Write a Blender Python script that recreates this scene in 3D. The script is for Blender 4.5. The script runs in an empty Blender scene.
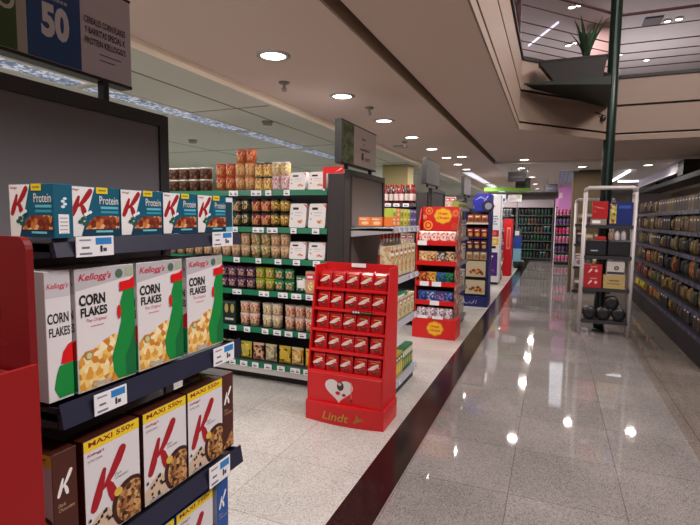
import bpy, bmesh, math, random
from mathutils import Matrix, Vector
random.seed(7)
C = bpy.context.scene.collection
SC = bpy.context.scene
PI = math.pi

# ------------------------------------------------------------------ materials
def lin(h):
    h = h.lstrip('#')
    v = [int(h[i:i+2], 16)/255 for i in (0, 2, 4)]
    return tuple(c/12.92 if c <= .04045 else ((c+.055)/1.055)**2.4 for c in v) + (1.0,)
MATS = {}
def M(hexc, rough=.5, metal=0, emit=0, spec=.5):
    k = (hexc, rough, metal, emit, spec)
    if k in MATS: return MATS[k]
    m = bpy.data.materials.new('mat_' + hexc.lstrip('#')); m.use_nodes = True
    b = m.node_tree.nodes['Principled BSDF']
    b.inputs['Base Color'].default_value = lin(hexc); b.inputs['Roughness'].default_value = rough
    b.inputs['Metallic'].default_value = metal; b.inputs['Specular IOR Level'].default_value = spec
    if emit:
        b.inputs['Emission Color'].default_value = lin(hexc); b.inputs['Emission Strength'].default_value = emit
    MATS[k] = m; return m
def _ramp(nt, stops, const=False):
    r = nt.nodes.new('ShaderNodeValToRGB'); e = r.color_ramp.elements
    if const: r.color_ramp.interpolation = 'CONSTANT'
    while len(e) < len(stops): e.new(.5)
    for i, (p, c) in enumerate(stops): e[i].position = p; e[i].color = lin(c)
    return r
def PRINT(cols, scale=40, rough=.45, cell=True, key=''):
    """a printed or crumbly surface: irregular cells of several colours"""
    k = ('p', tuple(cols), scale, rough, cell, key)
    if k in MATS: return MATS[k]
    m = bpy.data.materials.new('mat_print'); m.use_nodes = True; nt = m.node_tree
    b = nt.nodes['Principled BSDF']; b.inputs['Roughness'].default_value = rough
    tc = nt.nodes.new('ShaderNodeTexCoord')
    if cell:
        t = nt.nodes.new('ShaderNodeTexVoronoi'); t.inputs['Scale'].default_value = scale
        sep = nt.nodes.new('ShaderNodeSeparateColor'); nt.links.new(t.outputs['Color'], sep.inputs[0]); src = sep.outputs[0]
    else:
        t = nt.nodes.new('ShaderNodeTexNoise'); t.inputs['Scale'].default_value = scale; t.inputs['Detail'].default_value = 4
        src = t.outputs['Fac']
    nt.links.new(tc.outputs['Object'], t.inputs['Vector'])
    n = len(cols)
    lo, hi = (0, 1) if cell else (.32, .68)
    r = _ramp(nt, [(lo + (hi-lo)*i/n, c) for i, c in enumerate(cols)], cell)
    nt.links.new(src, r.inputs[0]); nt.links.new(r.outputs[0], b.inputs['Base Color'])
    MATS[k] = m; return m
def FLOOR(base, specks, tile, rough, joint, bx=0., by=0.):
    m = bpy.data.materials.new('mat_floor'); m.use_nodes = True; nt = m.node_tree
    b = nt.nodes['Principled BSDF']; b.inputs['Roughness'].default_value = rough; b.inputs['Specular IOR Level'].default_value = .4
    tc = nt.nodes.new('ShaderNodeTexCoord')
    v = nt.nodes.new('ShaderNodeTexVoronoi'); v.inputs['Scale'].default_value = 190
    nt.links.new(tc.outputs['Object'], v.inputs['Vector'])
    sep = nt.nodes.new('ShaderNodeSeparateColor'); nt.links.new(v.outputs['Color'], sep.inputs[0])
    n = len(specks); stops = [(0, base)]
    for i, c in enumerate(specks): stops.append((.62 + .38*i/n, c))
    r = _ramp(nt, stops, True); nt.links.new(sep.outputs[0], r.inputs[0])
    nz = nt.nodes.new('ShaderNodeTexNoise'); nz.inputs['Scale'].default_value = 1.7; nz.inputs['Detail'].default_value = 3
    nt.links.new(tc.outputs['Object'], nz.inputs['Vector'])
    mp = nt.nodes.new('ShaderNodeMapping'); mp.inputs['Location'].default_value = (bx, by, 0)
    nt.links.new(tc.outputs['Object'], mp.inputs['Vector'])
    br = nt.nodes.new('ShaderNodeTexBrick'); br.offset = 0; br.inputs['Scale'].default_value = 1
    br.inputs['Brick Width'].default_value = tile; br.inputs['Row Height'].default_value = tile
    br.inputs['Mortar Size'].default_value = .0022; br.inputs['Mortar Smooth'].default_value = .2
    br.inputs['Color1'].default_value = (1, 1, 1, 1); br.inputs['Color2'].default_value = (.86, .86, .86, 1)
    br.inputs['Mortar'].default_value = lin(joint)
    nt.links.new(mp.outputs[0], br.inputs['Vector'])
    mx = nt.nodes.new('ShaderNodeMix'); mx.data_type = 'RGBA'; mx.blend_type = 'MULTIPLY'; mx.inputs[0].default_value = 1
    nt.links.new(r.outputs[0], mx.inputs[6]); nt.links.new(br.outputs['Color'], mx.inputs[7])
    r2 = _ramp(nt, [(.3, '#e2e2e2'), (.7, '#ffffff')]); nt.links.new(nz.outputs['Fac'], r2.inputs[0])
    m2 = nt.nodes.new('ShaderNodeMix'); m2.data_type = 'RGBA'; m2.blend_type = 'MULTIPLY'; m2.inputs[0].default_value = 1
    nt.links.new(mx.outputs[2], m2.inputs[6]); nt.links.new(r2.outputs[0], m2.inputs[7])
    nt.links.new(m2.outputs[2], b.inputs['Base Color'])
    return m

# ------------------------------------------------------------------ mesh builder
_TXT = {}
def text_mesh(s, bold):
    if (s, bold) not in _TXT:
        cu = bpy.data.curves.new('t', 'FONT'); cu.body = s; cu.size = 1; cu.offset = bold; cu.resolution_u = 3
        o = bpy.data.objects.new('t', cu); C.objects.link(o)
        bpy.context.view_layer.update()
        me = o.evaluated_get(bpy.context.evaluated_depsgraph_get()).to_mesh()
        vs = [(v.co.x, v.co.y) for v in me.vertices]; fs = [tuple(p.vertices) for p in me.polygons]
        fs = [f if sum(vs[f[i-1]][0]*vs[f[i]][1]-vs[f[i]][0]*vs[f[i-1]][1] for i in range(len(f))) > 0 else f[::-1] for f in fs]
        o.to_mesh_clear(); bpy.data.objects.remove(o); bpy.data.curves.remove(cu)
        x0 = min(v[0] for v in vs); x1 = max(v[0] for v in vs); y0 = min(v[1] for v in vs); y1 = max(v[1] for v in vs)
        _TXT[(s, bold)] = ([((a-x0)/(x1-x0), (b-y0)/(y1-y0)) for a, b in vs], fs)
    return _TXT[(s, bold)]
def front(y=0.): return lambda u, v, e: (u, y-e, v)
def right(x): return lambda u, v, e: (x+e, u, v)
def left(x): return lambda u, v, e: (x-e, -u, v)
def top(z): return lambda u, v, e: (u, v, z+e)
def under(z): return lambda u, v, e: (u, -v, z-e)
def ell(cx, cy, rx, ry, n=24, a0=0, a1=2*PI):
    full = abs(a1-a0-2*PI) < 1e-6
    return [(cx+rx*math.cos(a0+(a1-a0)*i/(n if full else n-1)), cy+ry*math.sin(a0+(a1-a0)*i/(n if full else n-1))) for i in range(n)]
def rrect(u0, v0, u1, v1, r, n=4):
    P = []
    for cx, cy, a in ((u1-r, v0+r, -PI/2), (u1-r, v1-r, 0), (u0+r, v1-r, PI/2), (u0+r, v0+r, PI)):
        P += [(cx+r*math.cos(a+PI/2*i/n), cy+r*math.sin(a+PI/2*i/n)) for i in range(n+1)]
    return P
def rect(u0, v0, u1, v1): return [(u0, v0), (u1, v0), (u1, v1), (u0, v1)]
def stroke(pts, cap=4):
    """outline of a tapered brush stroke through (u, v, radius)"""
    L, R = [], []
    for i, (x, y, r) in enumerate(pts):
        a = pts[max(0, i-1)]; b = pts[min(len(pts)-1, i+1)]
        d = math.atan2(b[1]-a[1], b[0]-a[0])
        L.append((x-r*math.sin(d), y+r*math.cos(d))); R.append((x+r*math.sin(d), y-r*math.cos(d)))
    def arc(p, d, s):
        return [(p[0]+p[2]*math.cos(d+s*PI/2-s*PI*k/(cap+1)), p[1]+p[2]*math.sin(d+s*PI/2-s*PI*k/(cap+1))) for k in range(1, cap+1)]
    d1 = math.atan2(pts[-1][1]-pts[-2][1], pts[-1][0]-pts[-2][0]); d0 = math.atan2(pts[0][1]-pts[1][1], pts[0][0]-pts[1][0])
    return (L + arc(pts[-1], d1, 1) + R[::-1] + arc(pts[0], d0, 1))[::-1]

class MB:
    def __init__(s): s.v = []; s.f = []; s.m = []; s.sm = []; s.mats = []
    def mi(s, m):
        if m not in s.mats: s.mats.append(m)
        return s.mats.index(m)
    def add(s, vs, fs, m, smooth=False):
        o = len(s.v); s.v += [tuple(p) for p in vs]; i = s.mi(m)
        for f in fs: s.f.append(tuple(o+k for k in f)); s.m.append(i); s.sm.append(smooth)
        return s
    def box(s, x0, x1, y0, y1, z0, z1, m, bev=0, seg=1):
        if bev:
            bm = bmesh.new(); bmesh.ops.create_cube(bm, size=1)
            for v in bm.verts: v.co = ((x0+x1)/2+v.co.x*(x1-x0), (y0+y1)/2+v.co.y*(y1-y0), (z0+z1)/2+v.co.z*(z1-z0))
            bmesh.ops.bevel(bm, geom=bm.edges[:], offset=bev, segments=seg, affect='EDGES', profile=.5)
            bm.verts.index_update()
            s.add([v.co for v in bm.verts], [[v.index for v in f.verts] for f in bm.faces], m); bm.free(); return s
        return s.add([(x0,y0,z0),(x1,y0,z0),(x1,y1,z0),(x0,y1,z0),(x0,y0,z1),(x1,y0,z1),(x1,y1,z1),(x0,y1,z1)],
                     [(3,2,1,0),(4,5,6,7),(0,1,5,4),(1,2,6,5),(2,3,7,6),(3,0,4,7)], m)
    def prism(s, poly, d0, d1, m, axis='y'):
        """poly CCW seen from the front (u,v); extruded along the axis from d0 to d1"""
        n = len(poly)
        if axis == 'y': P = lambda u, v, d: (u, d, v)
        elif axis == 'x': P = lambda u, v, d: (d, u, v)
        else: P = lambda u, v, d: (u, v, d)
        vs = [P(u, v, d0) for u, v in poly] + [P(u, v, d1) for u, v in poly]
        fs = [tuple(range(n)), tuple(range(2*n-1, n-1, -1))] + [((i+1) % n, i, n+i, n+(i+1) % n) for i in range(n)]
        if axis != 'y': fs = [f[::-1] for f in fs]
        return s.add(vs, fs, m)
    def lathe(s, prof, m, seg=14, cx=0, cy=0, mats=None, caps=True):
        n = len(prof); vs = []
        for r, z in prof:
            vs += [(cx+r*math.cos(2*PI*k/seg), cy+r*math.sin(2*PI*k/seg), z) for k in range(seg)]
        o = len(s.v); s.v += vs
        for i in range(n-1):
            idx = s.mi(mats[i] if mats else m)
            for k in range(seg):
                a, b = i*seg+k, i*seg+(k+1) % seg
                s.f.append((o+a, o+b, o+b+seg, o+a+seg)); s.m.append(idx); s.sm.append(True)
        if caps:
            s.f.append(tuple(o+k for k in range(seg-1, -1, -1))); s.m.append(s.mi(mats[0] if mats else m)); s.sm.append(False)
            s.f.append(tuple(o+(n-1)*seg+k for k in range(seg))); s.m.append(s.mi(mats[-1] if mats else m)); s.sm.append(False)
        return s
    def tube(s, pts, r, m, seg=8):
        pts = [Vector(p) for p in pts]; rings = []
        for i, p in enumerate(pts):
            d = (pts[min(i+1, len(pts)-1)] - pts[max(i-1, 0)]).normalized()
            a = d.cross(Vector((0, 0, 1)) if abs(d.z) < .9 else Vector((0, 1, 0))).normalized(); b = d.cross(a)
            rr = r[i] if isinstance(r, (list, tuple)) else r
            rings.append([p + a*rr*math.cos(2*PI*k/seg) + b*rr*math.sin(2*PI*k/seg) for k in range(seg)])
        vs = [q for g in rings for q in g]
        fs = [(i*seg+k, i*seg+(k+1) % seg, (i+1)*seg+(k+1) % seg, (i+1)*seg+k) for i in range(len(pts)-1) for k in range(seg)]
        fs += [tuple(range(seg-1, -1, -1)), tuple((len(pts)-1)*seg+k for k in range(seg))]
        return s.add(vs, fs, m, True)
    def decal(s, poly, m, face, lay=1):
        return s.add([face(u, v, lay*.0005) for u, v in poly], [tuple(range(len(poly)))], m)
    def text(s, t, u0, v0, u1, v1, m, face, lay=2, shear=0., bold=.012, slope=0.):
        vs, fs = text_mesh(t, bold); w, h = u1-u0, v1-v0
        return s.add([face(u0+a*w+shear*h*(b-.5), v0+b*h+slope*a*w, lay*.0005) for a, b in vs], fs, m)
    def build(s, name, parent=None, loc=(0, 0, 0), rotz=0):
        me = bpy.data.meshes.new(name); me.from_pydata(s.v, [], s.f); me.polygons.foreach_set('material_index', s.m)
        me.polygons.foreach_set('use_smooth', s.sm)
        for m in s.mats: me.materials.append(m)
        me.update(); o = bpy.data.objects.new(name, me); C.objects.link(o)
        o.location = loc; o.rotation_euler = (0, 0, rotz)
        if parent: o.parent = parent
        return o
def tag(o, label=None, cat=None, group=None, kind=None):
    for k, v in (('label', label), ('category', cat), ('group', group), ('kind', kind)):
        if v: o[k] = v
    return o
def thing(name, label, cat, loc=(0, 0, 0), rotz=0, group=None):
    o = bpy.data.objects.new(name, None); C.objects.link(o); o.location = loc; o.rotation_euler = (0, 0, rotz); o.empty_display_size = .1
    return tag(o, label, cat, group)
def struct(name, mb): return tag(mb.build(name), kind='structure')
KIDS = {}
def kids(o):
    return [c for c in o.children]
def dup(r, loc, rotz, label, group=None):
    def cp(o, par):
        c = o.copy(); C.objects.link(c)
        if par: c.parent = par
        for k in kids(o): cp(k, c)
        return c
    c = cp(r, None); c.location = loc; c.rotation_euler = (0, 0, rotz); c['label'] = label
    if group: c['group'] = group
    return c
class Kind:
    """one product design: built once, then copied"""
    def __init__(s, fn, name, cat, *a, **k): s.fn, s.name, s.cat, s.a, s.k, s.o = fn, name, cat, a, k, None
    def put(s, loc, rotz, label, group=None):
        if s.o is None:
            s.o = s.fn(s.name, *s.a, **s.k); s.o.location = loc; s.o.rotation_euler = (0, 0, rotz); tag(s.o, label, s.cat, group); return s.o
        return dup(s.o, loc, rotz, label, group)
_O = 'leftmost second third fourth fifth sixth seventh eighth ninth tenth eleventh twelfth thirteenth fourteenth fifteenth sixteenth seventeenth eighteenth nineteenth twentieth'.split()
_O += ['twenty-first', 'twenty-second', 'twenty-third', 'twenty-fourth', 'twenty-fifth', 'twenty-sixth', 'twenty-seventh', 'twenty-eighth', 'twenty-ninth', 'thirtieth'] + ['thirty-'+w for w in 'first second third fourth fifth sixth seventh eighth ninth'.split()]
def nth(i): return _O[i] if i == 0 else _O[i] + ' from left'

# colours used often
BLACK = M('#121114', .5); DARK = M('#1c1b20', .45); CHAR = M('#2a292e', .5); NAVYLIP = M('#23243a', .4)
WHITE = M('#e9e6e6', .45); PAPER = M('#e8e6ea', .6); INK = M('#15151a', .6); RED = M('#b30f14', .4); BRIGHTRED = M('#d8141a', .35)
KRED = M('#a3101f', .45); TEAL = M('#12708a', .4); DTEAL = M('#0b3c55', .4); YEL = M('#e8c81e', .45); BLUE = M('#1b5fa8', .45)
GREEN = M('#12803a', .4); GOLD = M('#c9a24a', .35, .3); GREY = M('#85838a', .5); CREAM = M('#e6dcc0', .5)
SHELFGREEN = M('#0f6a4a', .4)

# ------------------------------------------------------------------ camera
def rot(yaw, pitch, roll):
    cy, sy, cp, sp = math.cos(yaw), math.sin(yaw), math.cos(pitch), math.sin(pitch)
    F = Vector((-sy*cp, cy*cp, -sp)); r = Vector((cy, sy, 0)); u = r.cross(F); c, s = math.cos(roll), math.sin(roll)
    return c*r+s*u, -s*r+c*u, F
R_, U_, F_ = rot(math.radians(22.485), math.radians(5.175), math.radians(.697))
cam = bpy.data.objects.new('camera', bpy.data.cameras.new('camera')); C.objects.link(cam)
cam.matrix_world = Matrix(((R_.x, U_.x, -F_.x, 0), (R_.y, U_.y, -F_.y, 0), (R_.z, U_.z, -F_.z, 1.55), (0, 0, 0, 1)))
cam.data.sensor_width = 36; cam.data.lens = 489.0/700*36; cam.data.clip_start = .02
SC.camera = cam

# ------------------------------------------------------------------ the setting
LFLOOR = FLOOR('#c3beba', ['#b0aaa5', '#d2cdc9', '#9f9994'], .60, .27, '#c6beb7', .99, .35)
AFLOOR = FLOOR('#8c8684', ['#7a7473', '#9c9695', '#6b6564'], .60, .045, '#b5aea9', .77, .2)
EFLOOR = FLOOR('#7d736c', ['#6d645d', '#8b817a', '#5f5650'], .60, .07, '#a89f98', .77, .2)
STRIP = FLOOR('#1c1012', ['#2b1a1a', '#120a0b', '#3a2424'], 1.2, .16, '#8a7a78', .0, .1)
def slab(m, x0, x1, y0, y1, z0=-.1, z1=0.): return MB().box(x0, x1, y0, y1, z0, z1, m)
f = slab(LFLOOR, -10, -1.0, -7, 21.5); f.box(-.78, .95, -7, 21.5, -.1, 0, AFLOOR); f.box(.95, 4, -7, 21.5, -.1, 0, EFLOOR)
struct('floor', f)
struct('trim_1', slab(STRIP, -1.0, -.78, -7, 21.5))
CEIL = M('#d6c2b8', .7); CEIL2 = M('#ccd0c4', .7); SOFF = M('#cdb9ae', .7); TRIMW = M('#fdf3df', .4); FASC = M('#877366', .6)
# lowered beige ceiling over the gondola ends, greenish one further left, raised soffit round the stairwell opening
c = MB().box(-2.4, -1.12, -7, 21.5, 2.62, 2.7, CEIL); c.box(-1.12, 4, 9.95, 21.5, 2.62, 2.7, M('#e0d8d2', .7)).box(-1.12, 4, -7, -2.2, 2.62, 2.7, CEIL)
struct('ceiling', c)
c = MB().box(-10, -2.43, -7, 21.5, 2.585, 2.7, CEIL2)
seam = M('#7f8476', .7)
for y in (1.9, 4.0, 6.4, 8.8, 11.2): c.box(-6.2, -2.5, y, y+.02, 2.582, 2.586, seam)
for x in (-2.85, -5.0): c.box(x-.008, x+.008, -1, 14, 2.582, 2.586, seam)
struct('ceiling_left', c)
tr = MB()
prof = [(-2.43, 2.585), (-2.425, 2.572), (-2.41, 2.566), (-2.395, 2.572), (-2.38, 2.59), (-2.378, 2.62), (-2.38, 2.66), (-2.43, 2.66)]
tr.prism([(x, z) for x, z in prof], -7, 21.5, TRIMW); struct('trim_2', tr)
# fascia path round the opening (plan), left run, diagonal, right run
PTH = [(-.445, -2.2), (-.445, 6.45), (.74, 7.75), (4.0, 7.75)]
def offs(d):
    n = []
    for p, q in zip(PTH, PTH[1:]):
        l = math.hypot(q[0]-p[0], q[1]-p[1]); n.append((-(q[1]-p[1])/l, (q[0]-p[0])/l))
    out = [(PTH[0][0]+d*n[0][0], PTH[0][1]+d*n[0][1])]
    for k in (0, 1):
        a, b = n[k], n[k+1]; q = 1+a[0]*b[0]+a[1]*b[1]
        out.append((PTH[k+1][0]+d*(a[0]+b[0])/q, PTH[k+1][1]+d*(a[1]+b[1])/q))
    return out + [(PTH[3][0]+d*n[2][0], PTH[3][1]+d*n[2][1])]
def band(mb, z0, z1, d0, d1, m):
    A, B = offs(d0), offs(d1)
    for i in range(3):
        p = [A[i], A[i+1], B[i+1], B[i]]
        mb.add([(x, y, z0) for x, y in p] + [(x, y, z1) for x, y in p],
               [(0, 1, 2, 3), (7, 6, 5, 4), (1, 0, 4, 5), (2, 1, 5, 6), (3, 2, 6, 7), (0, 3, 7, 4)], m)
sf = MB()
P0 = offs(.012)
poly = [(-1.06, -2.2), P0[0], P0[1], P0[2], P0[3], (4, 9.93), (-1.06, 9.93)]
sf.prism(poly, 2.66, 2.74, SOFF, axis='z'); struct('ceiling_right', sf)
gap = MB().box(-1.125, -1.0, -2.5, 9.95, 2.745, 2.77, M('#3a2c26', .8)); gap.box(-1.1, 4, 9.93, 9.95, 2.70, 2.74, M('#3a2c26', .8)); struct('trim_3', gap)  # dark boards: the shade of the slot is put into their colour
edge = MB().box(-1.12, -1.105, -2.5, 9.95, 2.622, 2.745, M('#8d7564', .7)); struct('trim_4', edge)
GRV = M('#150f0e', .6)
fa = MB()
band(fa, 2.661, 2.735, .0, .16, FASC); band(fa, 2.735, 2.765, .03, .16, GRV); band(fa, 2.765, 3.115, .0, .16, FASC)
band(fa, 3.115, 3.145, .03, .16, GRV); band(fa, 3.145, 3.49, .0, .16, FASC); band(fa, 3.49, 3.53, -.02, .18, GRV)
struct('trim_10', fa)
up = MB().prism([(-8, -2.2), (P0[0][0]-.16, -2.2), (offs(.16)[1]), (offs(.16)[2]), (4, 7.91), (9, 7.91), (9, 18), (-8, 18)], 2.9, 3.1, M('#8d8178', .6), axis='z')
struct('floor_upper', up)
UC = M('#c2b9bb', .7)
uc = MB().box(-8, 9, -7, 18, 5.6, 5.7, UC)
struct('ceiling_upper', uc)
struct('wall_upper', MB().box(-8, 9, 17.9, 18, 3.1, 5.6, M('#9a8f94', .7)).box(-8, -7.9, -7, 18, 3.1, 5.6, UC).box(8.9, 9, -7, 18, 3.1, 5.6, UC).box(-8, 9, -2.5, -2.4, 2.74, 5.6, UC))
struct('wall_left', MB().box(-10.1, -10, -7, 21.5, 0, 2.585, M('#c9c7ae', .7)))
struct('wall_right', MB().box(4, 4.1, -7, 21.5, 0, 5.6, M('#8f8278', .7)))
struct('wall_back', MB().box(-10, 4, -7.1, -7, 0, 2.62, M('#b0a69c', .7)))
struct('wall_far', MB().box(-10, 4, 21.5, 21.6, 0, 2.62, M('#c9c2c6', .7)))
struct('trim_5', MB().box(.34, .92, 11.55, 11.9, 0, 2.62, M('#54452f', .7)))       # brown pillar
# wall panels far left
struct('trim_6', MB().box(-9.99, -9.9, 12, 15.4, 1.0, 2.4, M('#c4b27c', .7)).box(-3.1, -2.6, 9.1, 9.5, 0, 2.585, M('#b3a577', .7)).box(-3.27, -3.1, 9.05, 9.5, 0, 2.585, M('#dfe3da', .6)))

# ------------------------------------------------------------------ lights of the place, with added fill lights
def area(loc, size, power, col=(1, .9, .8), shape='DISK', sy=None, rotx=0., spread=PI):
    l = bpy.data.lights.new('lamp', 'AREA'); l.shape = shape; l.size = size; l.energy = power; l.color = col; l.spread = spread
    if sy: l.size_y = sy
    o = bpy.data.objects.new('lamp', l); C.objects.link(o); o.location = loc; o.rotation_euler = (rotx, 0, 0)
    return o
LENS = M('#fff6ea', .5, 0, 9.0); RING = M('#b9b6b4', .3, .6)
DOWN = None
def downlight(x, y, z, label, group, power, col=(1, .89, .81)):
    global DOWN
    if DOWN is None:
        DOWN = thing('ceiling_downlight', label, 'ceiling light', (x, y, z), 0, group)
        r = MB().lathe([(.082, -.001), (.086, -.010), (.112, -.008), (.116, 0.0)], RING, 28, caps=False); r.build('trim_ring', DOWN)
        MB().lathe([(.002, -.0035), (.084, -.0035), (.084, -.0015), (.002, -.0015)], LENS, 28).build('lens', DOWN)
    else: dup(DOWN, (x, y, z), 0, label, group)
    area((x, y, z-.02), .16, power, col)
LY = [.6, 1.75, 2.9, 4.05, 5.2, 6.35, 7.5, 8.6, 9.7, 10.7]
lb = {2: 'large round ceiling downlight nearest the camera, right of the light trim', 3: 'second round ceiling downlight, right of and behind the nearest one',
      4: 'third round ceiling downlight in the row running back along the gondola ends', 5: 'fourth round ceiling downlight of the row, small and bright'}
for y in (-.5, -1.65, -2.8, -4, -5.2): area((-1.77, y, 2.6), .16, 15, (1, .89, .81))  # unseen lights behind the camera, added for frontal light
for x, y in ((.2, -3.2), (1.6, -3.2), (.2, -4.8), (1.6, -4.8)): area((x, y, 2.6), .16, 15, (1, .89, .81))  # more unseen fill lights added behind the camera
for i, y in enumerate(LY):
    if i < 2: area((-1.77, y, 2.6), .16, 15, (1, .89, .81)); continue
    downlight(-1.77, y, 2.62, lb.get(i, 'round ceiling downlight, %s in the row going back over the gondola ends' % (_O[i-2])), 'round ceiling downlights', 15)
downlight(-1.5, 8.55, 2.62, 'round ceiling downlight just right of the fifth one in the receding row', 'round ceiling downlights', 12)
for x, y, z, s in ((-.55, 9.62, 2.66, 'upper of two lights close together above the hanging black signs'), (-.66, 10.75, 2.62, 'lower of two lights close together above the hanging black signs'),
                (.47, 10.8, 2.62, 'light over the aisle just left of the green column'), (1.6, 10.8, 2.62, 'light over the aisle right of the green column')):
    downlight(x, y, z, 'round downlight, ' + s, 'downlights over the aisle', 11)
for i, y in enumerate((13.0, 15.5, 17.8)): downlight(-.55, y, 2.62, 'tiny added downlight far back over the aisle, %s from the hanging signs' % ('first', 'second', 'third')[i], 'downlights over the aisle', 34)  # downlights added to brighten the far aisle
area((-2.8, 19.0, 2.55), .3, 40, (1, .95, .9))  # area light without a fixture, added to brighten the far end
# louvre strips in the greenish ceiling
LOUV = PRINT(['#56688c', '#8496b4', '#c0cce4', '#74869f', '#e2e8f4'], 34, .3)
for n in LOUV.node_tree.nodes:
    if n.type == 'BSDF_PRINCIPLED':
        rp = [q for q in LOUV.node_tree.nodes if q.type == 'VALTORGB'][0]
        LOUV.node_tree.links.new(rp.outputs[0], n.inputs['Emission Color']); n.inputs['Emission Strength'].default_value = .4
for i, (y0, y1) in enumerate(((.6, 2.85), (2.95, 5.0), (5.12, 6.55), (6.7, 7.9))):
    t = thing('louvre_light', 'long bluish louvred ceiling strip light, %s going back from the promotion board' % ('nearest', 'second', 'third', 'fourth')[i], 'strip light', (-3.52, (y0+y1)/2, 2.585), 0, 'louvred strip lights')
    L = (y1-y0)/2
    fr = MB().box(-.13, -.115, -L, L, -.012, 0, WHITE).box(.115, .13, -L, L, -.012, 0, WHITE).box(-.13, .13, -L-.012, -L, -.012, 0, WHITE).box(-.13, .13, L, L+.012, -.012, 0, WHITE); fr.build('frame', t)
    MB().box(-.114, .114, -L, L, -.006, -.001, LOUV).build('louvre', t)
    area((-3.52, (y0+y1)/2, 2.56), .22, 26 if i < 3 else 16, (.97, .98, 1), 'RECTANGLE', y1-y0)
for i, (y0, y1) in enumerate(((11.3, 14.85), (15.2, 19.6))):
    t = thing('louvre_light', 'long pale strip light continuing the row of round downlights, %s half' % ('nearer', 'farther')[i], 'strip light', (-1.85, (y0+y1)/2, 2.62), 0, 'strip lights beyond the downlights')
    L = (y1-y0)/2
    MB().box(-.12, -.105, -L, L, -.012, 0, WHITE).box(.105, .12, -L, L, -.012, 0, WHITE).box(-.12, .12, -L-.012, -L, -.012, 0, WHITE).box(-.12, .12, L, L+.012, -.012, 0, WHITE).build('frame', t)
    MB().box(-.104, .104, -L, L, -.006, -.001, M('#f2f2ff', .5, 0, .8)).build('diffuser', t)
    area((-1.85, (y0+y1)/2, 2.6), .2, 75, (1, .95, .92), 'RECTANGLE', y1-y0)
for y in (2.5, 5.5, 8.5, 11.5): area((-6.2, y, 2.56), .3, 40, (.95, 1, .96), 'RECTANGLE', 2.2)
# upper storey lighting, then unseen fill lights added over the opening
for x, y in ((.5, 11), (3, 12.5), (-2, 13.5), (2, 15)): area((x, y, 5.5), .5, 30, (.97, .95, 1))
for x, y in ((.4, .5), (.4, 3), (.5, 6)): area((x+.6, y, 5.5), 1.2, 30, (1, .88, .82))  # unseen lights added above the opening to brighten the near end
for y in (.3, 2.6, 4.9):
    o = area((2.7, y, 5.3), 1.0, 120, (1, .93, .9)); o.rotation_euler = (0, math.radians(38), 0)  # unseen light tilted left, added to brighten fronts facing the aisle
# upward wash on the balcony ceiling by unseen lights added on the upper floor
for x in (-2, 1.5, 4.5): area((x, 13.5, 3.6), 1.5, 42, (.97, .93, .95), 'DISK', None, PI)

w = bpy.data.worlds.new('world'); SC.world = w; w.use_nodes = True
w.node_tree.nodes['Background'].inputs[0].default_value = (.5, .47, .45, 1); w.node_tree.nodes['Background'].inputs[1].default_value = .15
SC.view_settings.view_transform = 'Standard'; SC.view_settings.look = 'None'; SC.view_settings.gamma = 1; SC.view_settings.exposure = -0.06
SC.view_settings.use_curve_mapping = False
SC.cycles.use_denoising = True; SC.cycles.max_bounces = 9; SC.cycles.diffuse_bounces = 7

# ------------------------------------------------------------------ near endcap with cereals (faces +X; local frame: front -Y -> world +X)
EC = PI/2          # local (x, y) -> world (-y, x): local x runs along world +Y
def price_tag(parent, x, y, z, w=.12, h=.052, blue=True, nm='price_tag'):
    t = MB().box(-w/2, w/2, -.0025, 0, -h/2, h/2, PAPER)
    F = front(-.0025)
    if blue: t.decal(rect(-w*.0, h*.08, w*.44, h*.42), M('#2a7fc4', .5), F)
    t.decal(rect(-w*.42, -h*.40, -w*.1, -h*.30), M('#777788', .6), F).decal(rect(-w*.42, h*.28, -w*.12, h*.36), M('#8a8a98', .6), F)
    t.decal(rect(-w*.36, -h*.1, -w*.16, -h*.0), M('#666a78', .6), F)
    t.text('1', w*.12, -h*.3, w*.18, h*.02, INK, F).decal(rect(w*.2, -h*.28, w*.3, -h*.1), M('#444450', .6), F)
    return t.build(nm, parent, (x, y, z))
def endcap_unit(name, label, y0, tops, lipm, shelfm, W=.84, depth=.40, panel_w=.90, panel_x0=-.02, post=False, inner='#6b666a', frame=CHAR, group=None, top_z=1.985, tags=()):
    """local x 0..W along the face, local y 0 = lip plane, +y towards the back"""
    t = thing(name, label, 'shelving', (-1.195, y0, 0), EC, group)
    a, b = panel_x0, panel_x0+panel_w
    MB().box(a+.045, b-.045, depth+.005, depth+.03, .1, top_z-.045, M(inner, .55)).build('back_panel', t)
    fr = MB().box(a, a+.05, depth-.005, depth+.045, 0, top_z, frame).box(b-.05, b, depth-.005, depth+.045, 0, top_z, frame)
    fr.box(a+.05, b-.05, depth-.005, depth+.045, top_z-.05, top_z, frame); fr.build('frame', t)
    for k, (zt, lh) in enumerate(tops):
        s = MB().box(0, W, .012, depth-.006, zt-lh*.75, zt-lh*.75+.022, shelfm)
        for x in (0, W-.008): s.prism([(0.02, zt-lh), (depth-.006, zt-lh-.04), (depth-.006, zt-lh*.5), (0.02, zt-.012)], x, x+.008, shelfm, axis='x')
        so = s.build('shelf', t)
        l = MB().prism([(-.004, zt-lh), (.014, zt-lh-.002), (.014, zt-.002), (.010, zt)], 0, W, lipm, axis='x')
        l.build('price_rail', so)
        for (xx, ww, hh) in (tags[k] if k < len(tags) else ()): price_tag(so, xx, -.006, zt-lh/2, ww, hh)
    MB().box(.02, W-.02, .03, depth, 0, .075, BLACK).build('plinth', t)
    return t
lz = [(1.488, .05), (1.04, .068), (.571, .072), (.135, .06)]
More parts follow.
